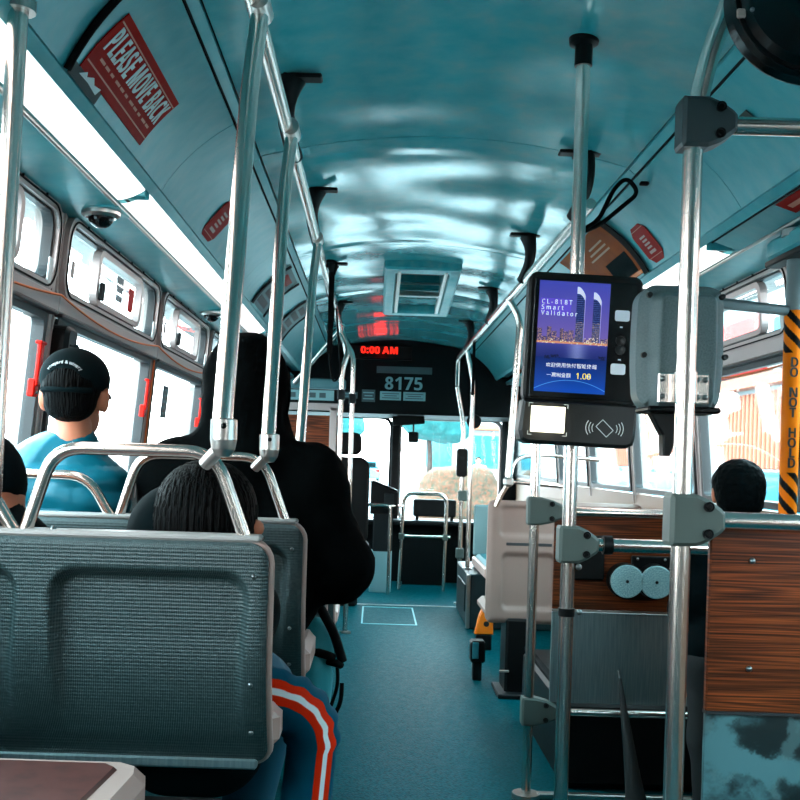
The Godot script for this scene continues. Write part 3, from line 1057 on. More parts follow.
	part(p, "brace", tubem([Vector3(0.02, 1.72, 0.02), Vector3(0.36, 2.10, 0.3)], 0.016), M.steel)
	part(p, "base", boxm(Vector3(0, 0.05, 0), Vector3(0.70, 0.1, 0.04)), M.front_dark)
	# driver's high-backed seat behind the partition
	p = thing("driver_seat", "black high-backed driver's seat behind the wooden partition", "seat", Vector3(-0.24, 0.0, -8.1))
	mb = MB.new()
	mb.prism(rrect(0.40, 0.72, 0.09, 6, 0, 0.86), -0.06, 0.05, Transform3D(Basis(Vector3.RIGHT, -0.06), Vector3.ZERO), 0.02)
	part(p, "backrest", mb, M.black_plastic)
	mb = MB.new()
	mb.prism(rrect(0.26, 0.18, 0.06, 6, 0, 1.33), -0.05, 0.04, Transform3D(Basis(Vector3.RIGHT, -0.06), Vector3.ZERO), 0.02)
	part(p, "headrest", mb, M.black_plastic)
	part(p, "cushion", boxm(Vector3(0, 0.46, -0.22), Vector3(0.42, 0.12, 0.44), 0.03), M.black_plastic)
	part(p, "pedestal", boxm(Vector3(0, 0.2, -0.2), Vector3(0.26, 0.4, 0.3), 0.02), M.dark_metal)
	# ceiling hatch with two dark openings
	var h := thing("roof_hatch", "grey framed ceiling vent hatch with two dark openings", "hatch", Vector3(C + 0.03, 2.285, -5.4))
	var tilt := Basis(Vector3.RIGHT, -0.10)
	var hw := 0.42
	var hl := 1.0
	for b in [[Vector3(0, -0.02, -0.05), Vector3(hw, 0.06, 0.10)], [Vector3(0, -0.02, -hl), Vector3(hw, 0.06, 0.08)], [Vector3(-hw / 2 + 0.035, -0.02, -hl / 2 - 0.02), Vector3(0.07, 0.06, hl)], [Vector3(hw / 2 - 0.035, -0.02, -hl / 2 - 0.02), Vector3(0.07, 0.06, hl)]]:
		part(h, "frame_bar", boxm(tilt * b[0], b[1], 0.012, tilt), M.cove_paint)
	for b in [[Vector3(-hw / 2 + 0.082, -0.03, -hl / 2), Vector3(0.02, 0.05, hl - 0.1)], [Vector3(hw / 2 - 0.082, -0.03, -hl / 2), Vector3(0.02, 0.05, hl - 0.1)], [Vector3(0, -0.035, -0.56), Vector3(hw - 0.16, 0.03, 0.03)]]:
		part(h, "inner_bar", boxm(tilt * b[0], b[1], 0.004, tilt), M.alu)
	# open well up to the roof
	part(h, "well_lid", boxm(Vector3(0, 0.098, -0.49), Vector3(0.30, 0.008, 0.86)), M.cove_paint)
	for x in [-0.144, 0.144]:
		part(h, "well_side", boxm(Vector3(x, 0.045, -0.49), Vector3(0.008, 0.106, 0.86)), M.cove_paint)
	for z in [-0.065, -0.915]:
		part(h, "well_end", boxm(Vector3(0, 0.045, z), Vector3(0.288, 0.106, 0.008)), M.cove_paint)
	for k in 2:
		part(h, "vent_louvre", boxm(tilt * Vector3(0, -0.01, -0.22 - k * 0.20), Vector3(hw - 0.19, 0.004, 0.05), 0.0, tilt * Basis(Vector3.RIGHT, 0.5)), M.alu)

# ------------------------------------------------------------------ outside
func street() -> void:
	var road := mat("asphalt", Color(1, 1, 1), 0.9)
	road.albedo_texture = noise_tex(0.1, [Color(0.46, 0.46, 0.46), Color(0.56, 0.55, 0.55)], 256, 4, 71)
	tri_map(road, Vector3(0.3, 0.3, 0.3))
	struct_mesh("ground", boxm(Vector3(0, -0.45, -60), Vector3(160, 0.2, 200)), road, "pale street surface outside the bus")
	var white := mat("render_white", Color(0.60, 0.63, 0.64), 0.8)
	var glassy := mat("far_glass", Color(0.10, 0.42, 0.48), 0.15)
	var rose := mat("render_rose", Color(0.66, 0.36, 0.25), 0.8)
	var pale_teal := mat("render_teal", Color(0.14, 0.42, 0.46), 0.8)
	# building on the left
	var b := thing("building", "pale building with rows of teal windows beyond the left bus windows", "building", Vector3(-26, -0.35, -18))
	part(b, "wall", boxm(Vector3(-2, 3.5, 0), Vector3(4, 7, 50)), white)
	part(b, "cornice", boxm(Vector3(0.1, 2.9, 0), Vector3(0.3, 0.25, 50)), rose)
	for r in 2:
		for k in 12:
			var wn := part(b, "window", boxm(Vector3(0.02, 1.6 + r * 2.9, 22 - k * 4.0), Vector3(0.1, 1.5, 1.7)), white)
			part(wn, "pane", boxm(Vector3(0.06, 1.6 + r * 2.9, 22 - k * 4.0), Vector3(0.04, 1.3, 1.5)), glassy if k % 3 else pale_teal)
	# building on the right: corrugated cladding above shop windows, red and white sign
	b = thing("building", "shop building with pale ribbed cladding and a red sign seen past the hazard-striped pole", "building", Vector3(7.5, -0.35, -18))
	part(b, "wall", boxm(Vector3(2, 2.6, 0), Vector3(4, 5.2, 50)), white)
	var mb := MB.new()
	for k in 150:
		mb.box(Vector3(-0.04, 2.35, 14 - k * 0.22), Vector3(0.08, 1.5, 0.11), 0.02)
	var ribs := part(b, "cladding_ribs", mb, rose)
	ribs.set_meta("kind", "stuff")
	for k in 10:
		var sx := part(b, "shop_window", boxm(Vector3(-0.03, 0.95, 20 - k * 4.0), Vector3(0.1, 1.2, 3.2), 0.03), pale_teal)
		part(sx, "pane", boxm(Vector3(-0.1, 0.95, 20 - k * 4.0), Vector3(0.04, 1.0, 2.9)), glassy)
	part(b, "red_sign", boxm(Vector3(-0.15, 4.05, -2.6), Vector3(0.25, 1.1, 3.4), 0.04), M.red_paint, "red sign panel")
	part(b, "white_sign", boxm(Vector3(-0.15, 4.1, 1.4), Vector3(0.25, 1.2, 4.2), 0.04), M.print_white)
	for k in 5:
		part(b, "sign_letter", boxm(Vector3(-0.29, 4.2, 3.0 - k * 0.75), Vector3(0.03, 0.35, 0.5)), pale_teal)
	part(b, "fascia", boxm(Vector3(-0.15, 3.3, 0), Vector3(0.3, 0.22, 50)), rose)
	# ahead: far terrace, hedge, sign, trees, car, pedestrian
	b = thing("building", "far pale terrace closing the street ahead of the windscreen", "building", Vector3(11.2, -0.35, -62))
	part(b, "wall", boxm(Vector3(2, 5, 0), Vector3(22, 10, 8)), white)
	for r in 2:
		for k in 8:
			var fw := part(b, "window", boxm(Vector3(-7.5 + k * 2.7, 2.2 + r * 3.4, 4.02), Vector3(1.5, 1.9, 0.12)), pale_teal)
			part(fw, "pane", boxm(Vector3(-7.5 + k * 2.7, 2.2 + r * 3.4, 4.08), Vector3(1.2, 1.6, 0.06)), glassy)
	part(b, "awning", boxm(Vector3(2, 3.6, 4.3), Vector3(20, 0.3, 0.9), 0.05), rose)
	var hedge_m := mat("hedge", Color(1, 1, 1), 0.85)
	hedge_m.albedo_texture = noise_tex(0.06, [Color(0.05, 0.14, 0.08), Color(0.20, 0.17, 0.08), Color(0.45, 0.20, 0.09), Color(0.05, 0.22, 0.22)], 256, 4, 77)
	tri_map(hedge_m, Vector3(0.6, 0.6, 0.6))
	var fn := FastNoiseLite.new()
	fn.seed = 5
	fn.frequency = 1.6
	var rip := func(p: Vector3) -> float: return fn.get_noise_3dv(p) * 0.11
	for a in [[2.0, -24.0, 1.0, "rusty green hedge ahead of the front guard rail"], [4.4, -25.0, 1.15, "rounded hedge beyond the front door glass"]]:
		var h := thing("hedge", a[3], "hedge", Vector3(a[0], -0.35, a[1]))
		part(h, "foliage", sdf([[Vector3(-0.5, 0.5, 0), Vector3(0.9, 0.55, 0), 0.55 * a[2], 0.5 * a[2]], [Vector3(-0.4, 1.0, 0), Vector3(0.5, 1.1, 0), 0.45, 0.4]], 0.07, 0.2, rip), hedge_m)
	var bark := mat("bark", Color(0.22, 0.13, 0.10), 0.9)
	for a in [[-1.7, -34.0, 0, "slim street tree seen through the left half of the windscreen"], [1.6, -30.0, 1, "street tree by the windscreen's middle post"]]:
		var tr := thing("street_tree", a[3], "tree", Vector3(a[0], -0.35, a[1]))
		part(tr, "trunk", tubem([Vector3.ZERO, Vector3(0.05, 1.6, 0), Vector3(-0.05, 3.0, 0)], [0.1, 0.08, 0.06], 8), bark)
		part(tr, "crown", sdf([[Vector3(0, 3.2, 0), Vector3(1.1, 1.0, 1.1), Basis.IDENTITY], [Vector3(0.6, 2.7, 0.1), Vector3(0.7, 0.6, 0.7), Basis.IDENTITY]], 0.12, 0.2, func(p): return fn.get_noise_3dv(p) * 0.2), mat("leaf_teal", Color(0.06, 0.36, 0.36), 0.8))
	var sg := thing("street_sign", "pale blue street sign board on a post beyond the front door glass", "sign", Vector3(3.6, -0.35, -22.0))
	part(sg, "post", tubem([Vector3(0, 0, 0), Vector3(0, 2.6, 0)], 0.04, 10), M.alu)
	part(sg, "board", boxm(Vector3(0, 2.1, 0.05), Vector3(1.0, 0.8, 0.03), 0.01), mat("board_pale", Color(0.68, 0.87, 0.90), 0.6))
	for k in 3:
		part(sg, "print_line", boxm(Vector3(0.08, 2.35 - k * 0.22, 0.067), Vector3(0.6 - 0.1 * k, 0.07, 0.002)), pale_teal)
	var car := thing("parked_car", "silver teal car on the street ahead", "car", Vector3(-0.5, -0.35, -72))
	mb = MB.new()
	mb.prism(PackedVector2Array([Vector2(-0.9, 0.25), Vector2(0.9, 0.25), Vector2(0.92, 0.8), Vector2(0.85, 0.95), Vector2(-0.85, 0.95), Vector2(-0.92, 0.8)]), -2.0, 2.0, Transform3D.IDENTITY, 0.08)
	part(car, "body", mb, mat("car_paint", Color(0.35, 0.55, 0.58), 0.3))
	mb = MB.new()
	mb.prism(PackedVector2Array([Vector2(-0.82, 0.95), Vector2(0.82, 0.95), Vector2(0.62, 1.5), Vector2(-0.62, 1.5)]), -1.6, 1.0, Transform3D.IDENTITY, 0.15)
	part(car, "cabin", mb, M.car_paint)
	part(car, "rear_window", boxm(Vector3(0, 1.22, 0.97), Vector3(1.15, 0.38, 0.06)), glassy)
	for x in [-0.72, 0.72]:
		part(car, "tail_light", boxm(Vector3(x, 0.8, 2.0), Vector3(0.25, 0.15, 0.05)), M.red_paint)
		for z in [-1.3, 1.3]:
			mb = MB.new()
			mb.lathe([Vector2(0, -0.1), Vector2(0.32, -0.1), Vector2(0.32, 0.1), Vector2(0, 0.1)], 16, Transform3D(Basis(Vector3(0, 0, 1), PI / 2), Vector3(x, 0.32, z)))
			part(car, "wheel", mb, M.rubber)

# ------------------------------------------------------------------ rails, poles and their clamps
const RAIL_Y := 2.055
func rail_x(sd: float) -> float: return C + sd * 0.455

func hanger(parent: Node, sd: float, d: float) -> void:
	# curved black hanger: a flat foot on the ceiling, a tapering arm to the rail
	var foot := boxm(Vector3(rail_x(sd), ceil_y(0.455) - 0.006, -d), Vector3(0.16, 0.012, 0.05), 0.004)
	var h := part(parent, "hanger", foot, M.black_plastic)
	var pts := []
	for k in 9:
		var t := k / 8.0
		pts.append(Vector3(rail_x(sd) + sd * 0.02 * sin(t * PI), lerpf(ceil_y(0.455) - 0.008, RAIL_Y, t), -d - 0.14 * t * t))
	part(h, "hanger_arm", tubem(pts, [0.038, 0.033, 0.029, 0.026, 0.024, 0.023, 0.022, 0.022, 0.023], 10), M.black_plastic)

func clamp_at(parent: Node, p: Vector3, w := 0.10, h := 0.085, dir := 1.0, m: Material = null) -> void:
	# cast clamp: a sleeve round the pole with a tapering nose for the cross rail and two bolts
	var o := MB.new()
	var pts := PackedVector2Array([Vector2(-0.024, -h / 2), Vector2(0.022, -h / 2), Vector2(w * 0.6, -h * 0.40), Vector2(w - 0.007, -h * 0.235), Vector2(w, -h * 0.15), Vector2(w, h * 0.15), Vector2(w - 0.007, h * 0.235), Vector2(w * 0.6, h * 0.40), Vector2(0.022, h / 2), Vector2(-0.024, h / 2), Vector2(-0.027, h * 0.42), Vector2(-0.027, -h * 0.42)])
	if dir < 0:
		for i in pts.size(): pts[i].x = -pts[i].x
	o.prism(pts, -0.026, 0.026, Transform3D(Basis.IDENTITY, p), 0.007)
	var c := part(parent, "clamp", o, m if m else M.clamp_paint)
	for y in [-h * 0.25, h * 0.27]:
		var bm := MB.new()
		bm.lathe([Vector2(0, 0.006), Vector2(0.0045, 0.006), Vector2(0.0065, 0.003), Vector2(0.0095, 0.004), Vector2(0.0095, -0.004)], 12, Transform3D(Basis(Vector3.RIGHT, PI / 2), p + Vector3(dir * w * 0.55, y, 0.027)))
		part(c, "bolt", bm, M.black_plastic)

func rails_and_poles() -> void:
	# overhead rails
	var o := thing("overhead_rail", "overhead silver handrail along the left seats on black hangers", "handrail")
	part(o, "rail", tubem([Vector3(rail_x(-1), RAIL_Y, 0.8), Vector3(rail_x(-1), RAIL_Y, -7.3), Vector3(rail_x(-1) + 0.01, RAIL_Y - 0.06, -7.6)], 0.017), M.steel)
	for d in [1.0, 2.72, 3.85, 5.3, 6.6]: hanger(o, -1, d)
	o = thing("overhead_rail", "overhead silver handrail along the front door side on black hangers", "handrail")
	part(o, "rail", tubem(bend([Vector3(rail_x(1) + 0.02, RAIL_Y, -3.25), Vector3(rail_x(1), RAIL_Y, -8.2), Vector3(rail_x(1) + 0.02, RAIL_Y - 0.2, -8.45)], 0.1), 0.018), M.steel)
	for d in [3.3, 4.5, 5.9, 7.3]: hanger(o, 1, d)
	# grab poles of the left rows, standing in sockets on the seat rails
	var lp := [
		["slanting silver pole rising from the nearest seat's grab rail", Vector3(-0.257, 1.235, -1.69), Vector3(-0.245, RAIL_Y, -1.9), 0.0175],
		["silver pole rising from the second seat's grab rail", Vector3(-0.243, 1.225, -2.29), Vector3(-0.245, RAIL_Y, -2.62), 0.0165],
		["silver pole with a bent top rising before the hooded passenger", Vector3(-0.255, 1.0, -3.3), Vector3(-0.25, RAIL_Y, -3.9), 0.0165]]
	for i in 3:
		var a: Array = lp[i]
		var p := thing("grab_pole", a[0], "pole", a[1])
		var d: Vector3 = a[2] - a[1]
		var top := d + Vector3(0, -0.02, 0)
		var knee := d + Vector3(-0.012, -0.16, 0.02)
		part(p, "tube", tubem(bend([Vector3(-0.004, 0, 0), knee, top], 0.08), a[3]), M.steel)
		# saddle on the rail
		part(p, "saddle", tubem([d + Vector3(0, 0, 0.04), d + Vector3(0, 0, -0.04)], 0.022), M.alu)
		if i < 2:
			var mb := MB.new()
			mb.lathe([Vector2(0.0, -0.034), Vector2(0.012, -0.032), Vector2(0.020, -0.020), Vector2(0.0228, -0.004), Vector2(0.0228, 0.03), Vector2(0.0185, 0.032)], 20, Transform3D(Basis.IDENTITY, Vector3(0, -0.005, 0)))
			part(p, "socket", mb, M.alu, "cast silver socket")
			part(p, "socket_arm", tubem([Vector3(-0.004, -0.022, 0), Vector3(-0.034, -0.052, -0.02)], 0.012), M.alu)
			part(p, "bolt", ball(Vector3(0.003, 0.014, 0.0225), 0.005), M.black_plastic)
		else:
			part(p, "foot", tubem([Vector3(0, 0, 0), Vector3(0, -1.0, 0.02)], 0.0165), M.steel)
	var p2 := thing("grab_pole", "silver pole before the nearest left window beside the light strip", "pole", Vector3(-0.66, 1.05, -1.72))
	part(p2, "tube", tubem([Vector3.ZERO, Vector3(0.012, 0.93, -0.03)], 0.0175), M.steel)
	part(p2, "flange", tubem([Vector3(0.012, 0.915, -0.03), Vector3(0.0122, 0.935, -0.03)], 0.03), M.alu)
	# cluster by the driver's partition
	for a in [[-0.235, -6.55, "bent silver pole beside the driver's partition"], [-0.17, -6.9, "straight silver pole of the driver's partition pair"]]:
		var q := thing("grab_pole", a[2], "pole", Vector3(a[0], 0, a[1]))
		var bt := 0.045 if a[1] > -6.7 else 0.0
		part(q, "tube", tubem(bend([Vector3(0, 0, 0), Vector3(0, 1.78, 0), Vector3(bt, 1.92, 0), Vector3(-a[0] + rail_x(-1), RAIL_Y, -0.1)], 0.08), 0.017), M.steel)
		part(q, "flange", tubem([Vector3.ZERO, Vector3(0, 0.012, 0)], 0.04), M.alu)
		part(q, "joint", boxm(Vector3(0, 1.62, 0), Vector3(0.05, 0.07, 0.05), 0.008), M.dark_metal)
	# poles of the door side rail
	var q2 := thing("grab_pole", "silver pole with bent head standing at the front door", "pole", Vector3(0.745, 0, -8.5))
	part(q2, "tube", tubem(bend([Vector3(0, 0, 0), Vector3(0, 1.52, 0), Vector3(-0.07, 1.84, 0.04)], 0.1), 0.018), M.steel)
	part(q2, "flange", tubem([Vector3.ZERO, Vector3(0, 0.012, 0)], 0.04), M.alu)
	part(q2, "joint", boxm(Vector3(0.01, 0.92, 0), Vector3(0.08, 0.09, 0.05), 0.01), M.clamp_paint)
	part(q2, "joint", boxm(Vector3(0.0, 0.43, 0), Vector3(0.07, 0.09, 0.05), 0.01), M.clamp_paint)
	q2 = thing("grab_pole", "silver pole with bent head standing behind the dark heater box", "pole", Vector3(0.725, 0.395, -7.58))
	part(q2, "tube", tubem(bend([Vector3(0, 0, 0), Vector3(0.0, 1.42, 0), Vector3(-0.055, 1.66, 0.02)], 0.08), 0.0175), M.steel)
	part(q2, "flange", tubem([Vector3.ZERO, Vector3(0, 0.012, 0)], 0.035), M.alu)
	q2 = thing("grab_pole", "silver pole from overhead rail down to the beige seat", "pole", Vector3(0.69, 1.0, -5.15))
	part(q2, "tube", tubem(bend([Vector3(0, 0.13, 0), Vector3(0.035, 0.95, 0), Vector3(-0.03, 1.055, 0.0)], 0.06), 0.0175), M.steel)
	part(q2, "joint", boxm(Vector3(0, 0.11, 0), Vector3(0.05, 0.05, 0.05), 0.012), M.alu)
	part(q2, "branch", tubem(bend([Vector3(0, 0.1, 0), Vector3(-0.04, 0.03, 0.0), Vector3(-0.06, -0.02, 0)], 0.03), 0.012), M.steel)
	part(q2, "branch", tubem(bend([Vector3(0, 0.1, 0), Vector3(0.07, 0.24, -0.3), Vector3(0.3, 0.26, -0.6), Vector3(0.6, 0.24, -0.6)], 0.15), 0.012), M.steel)
	part(q2, "branch", tubem([Vector3(0, 0.11, 0), Vector3(0.32, 0.09, 0)], 0.010), M.steel)
	# straps
	var strap := thing("hanging_strap", "flat black strap hanging from the left overhead rail", "strap", Vector3(-0.215, 2.04, -4.4))
	part(strap, "band", boxm(Vector3(0, -0.2, 0), Vector3(0.025, 0.36, 0.006), 0.002), M.rubber)
	part(strap, "loop", tubem(bend([Vector3(-0.02, 0, 0), Vector3(-0.03, 0.03, 0.0), Vector3(0.02, 0.03, 0), Vector3(0.01, -0.03, 0)], 0.02), 0.006, 8), M.rubber)
	strap = thing("hanging_strap", "thin black cord loop hanging from the left overhead rail further forward", "strap", Vector3(-0.255, 2.04, -5.6))
	part(strap, "cord", tubem(bend([Vector3(0, 0.015, 0), Vector3(-0.02, -0.3, 0), Vector3(0.01, -0.42, 0), Vector3(0.05, -0.36, -0.03), Vector3(0.01, 0.015, -0.02)], 0.05), 0.006, 8), M.rubber)
	strap = thing("hanging_strap", "black looped strap beside the tall grey pole, tied near the cove", "strap", Vector3(0.72, 2.03, -3.3))
	part(strap, "loop", tubem(bend([Vector3(-0.08, -0.07, 0.02), Vector3(0.0, -0.03, 0.0), Vector3(0.13, 0.085, -0.02), Vector3(0.085, 0.135, -0.02), Vector3(0.045, 0.095, -0.02), Vector3(-0.01, -0.02, 0.012), Vector3(-0.06, -0.052, 0.022)], 0.035), 0.0075, 8), M.rubber)
	part(strap, "buckle", boxm(Vector3(0.145, 0.115, -0.02), Vector3(0.03, 0.012, 0.02), 0.003), M.rubber)
	strap = thing("hanging_strap", "black strap hanging under the door side rail near the front", "strap", Vector3(rail_x(1) + 0.005, 2.04, -6.9))
	part(strap, "band", boxm(Vector3(0, -0.17, 0), Vector3(0.02, 0.36, 0.008), 0.002), M.rubber)
	part(strap, "tip", ball(Vector3(0, -0.36, 0), 0.014), M.black_plastic)

# ------------------------------------------------------------------ seats
func relief(w: float, h: float, nx: int, ny: int, rad: float, th: float, depth: Callable, tuck := 0.0) -> MB:
	# a thick rounded-corner plate facing +z whose front face is lowered by depth(x, y)
	var mb := MB.new()
	var front := []
	for j in ny + 1:
		var row := []
		for i in nx + 1:
			var x := (float(i) / nx - 0.5) * w
			var y := (float(j) / ny - 0.5) * h
			var q := Vector2(absf(x) - (w / 2 - rad), absf(y) - (h / 2 - rad))
			if q.x > 0 and q.y > 0:
				var k := maxf(q.x, q.y) / q.length()
				x = signf(x) * (w / 2 - rad + q.x * k)
				y = signf(y) * (h / 2 - rad + q.y * k)
			row.append(Vector3(x, y, -depth.call(x, y) - tucked(y, h, tuck)))
		front.append(row)
	mb.sheet(front)
	var border := []
	for i in nx: border.append(front[0][i])
	for j in ny: border.append(front[j][nx])
	for i in nx: border.append(front[ny][nx - i])
	for j in ny: border.append(front[ny - j][0])
	var back := []
	for p in border: back.append(Vector3(p.x, p.y, -th - tucked(p.y, h, tuck)))
	for i in border.size():
		var k := (i + 1) % border.size()
		mb.poly([border[i], border[k], back[k], back[i]], Vector3(border[i].x / w, border[i].y / h, 0))
	var rear := []
	for row in front: rear.append(row.map(func(p): return Vector3(p.x, p.y, -th - tucked(p.y, h, tuck))))
	mb.sheet(rear, true)
	return mb

# how far a back curves away from the viewer towards its lower edge
func tucked(y: float, h: float, tuck: float) -> float:
	return tuck * pow(clampf(0.62 - (y / h + 0.5), 0.0, 1.0) / 0.62, 2.0)

func box_sd(p: Vector2, half: Vector2, r: float) -> float:
	var q := p.abs() - half + Vector2(r, r)
	return Vector2(maxf(q.x, 0), maxf(q.y, 0)).length() + minf(maxf(q.x, q.y), 0.0) - r

func outline3(w: float, h: float, r: float, z: float) -> Array:
	var out := []
	var pts := rrect(w, h, r, 5)
	for i in pts.size():
		var q := pts[(i + 1) % pts.size()]
		var n := maxi(1, int(pts[i].distance_to(q) / 0.03))
		for k in n:
			var p := pts[i].lerp(q, float(k) / n)
			out.append(Vector3(p.x, p.y, z - tucked(p.y, h, 0.11)))
	return out

func double_seat(label: String, x0: float, x1: float, z: float, y_floor: float, y_top: float, y_bot: float, arches := true) -> Node3D:
	var w := x1 - x0
	var h := y_top - y_bot
	var t := thing("double_seat", label, "seat", Vector3((x0 + x1) * 0.5, y_floor, z), "double seats along the left wall")
	var cy := (y_top + y_bot) * 0.5 - y_floor
	var half := Vector2(w * 0.205, h * 0.40)
	var back := relief(w, h, 130, 64, 0.035, 0.035, func(x, y):
		var d := 1.0
		for s in [-1, 1]:
			d = minf(d, box_sd(Vector2(x - s * w * 0.248, y + h * 0.03), half * Vector2(1.0 + 0.12 * (y / h), 1.0), 0.045))
		var fade := clampf((y + h * 0.36) / (h * 0.45), 0.0, 1.0)
		var e := minf(w / 2 - absf(x), h / 2 - absf(y))
		return 0.028 * fade * smoothstep(0.004, -0.014, d) + 0.006 * pow(clampf(1.0 - e / 0.012, 0, 1), 2), 0.11)
	var bk := part(t, "back_shell", back, M.seat_shell)
	bk.position = Vector3(0, cy, 0)
	var rim := MB.new()
	rim.tube(outline3(w + 0.002, h + 0.002, 0.037, -0.02), 0.0085, 8, false, true)
	part(t, "edge_trim", rim, M.seat_edge).position = Vector3(0, cy, 0)
	part(t, "top_cap", boxm(Vector3(0, cy + h / 2 + 0.006, -0.032), Vector3(w - 0.03, 0.012, 0.05), 0.004), M.seat_cap)
	for x in [-w * 0.46, -w * 0.02, w * 0.03, w * 0.45]:
		part(t, "screw", ball(Vector3(x, cy + h / 2 + 0.012, -0.025), 0.006), M.bolt)
	for p in [Vector2(0.47, 0.36), Vector2(0.468, -0.10), Vector2(0.466, -0.33), Vector2(-0.47, 0.36), Vector2(-0.468, -0.1)]:
		part(t, "screw", ball(Vector3(p.x * w, cy + p.y * h, -0.001 - tucked(p.y * h, h, 0.11)), 0.005), M.bolt)
	part(t, "bottom_rail", boxm(Vector3(0, cy - h / 2 + 0.000, -0.112), Vector3(w - 0.04, 0.020, 0.026), 0.004), M.brushed_sheet)
	for s in [-1, 1]:
		part(t, "back_pad", boxm(Vector3(s * w * 0.245, cy + h * 0.12, -0.055), Vector3(w * 0.44, h * 0.66, 0.035), 0.014, Basis(Vector3.RIGHT, 0.06)), M.seat_brown)
		part(t, "seat_pad", boxm(Vector3(s * w * 0.245, y_bot + 0.105 - y_floor, -0.29), Vector3(w * 0.44, 0.03, 0.30), 0.012), M.seat_brown)
	part(t, "seat_pan", boxm(Vector3(0.008, y_bot + 0.06 - y_floor, -0.285), Vector3(w + 0.018, 0.075, 0.35), 0.018), M.seat_edge)
	for x in [-w * 0.4, -w * 0.1]:
		var hh := y_bot + 0.02 - y_floor
		part(t, "leg", boxm(Vector3(x, hh / 2, -0.30), Vector3(0.05, hh, 0.22), 0.008), M.black_plastic)
	if arches:
		for s in [-1, 1]:
			var a := Vector3(-0.023 if s > 0 else -w * 0.48, cy + h / 2 + 0.008, -0.025)
			var b := Vector3(w * 0.5 - 0.045 if s > 0 else -0.045, cy + h / 2 + 0.008, -0.025)
			var rise := 0.145 if s > 0 else 0.09
			part(t, "grab_rail", tubem(bend([a, a + Vector3(0.045, rise, 0), b + Vector3(-0.055, rise, 0), b], 0.05), 0.0115), M.steel, "bent steel grab rail")
	return t

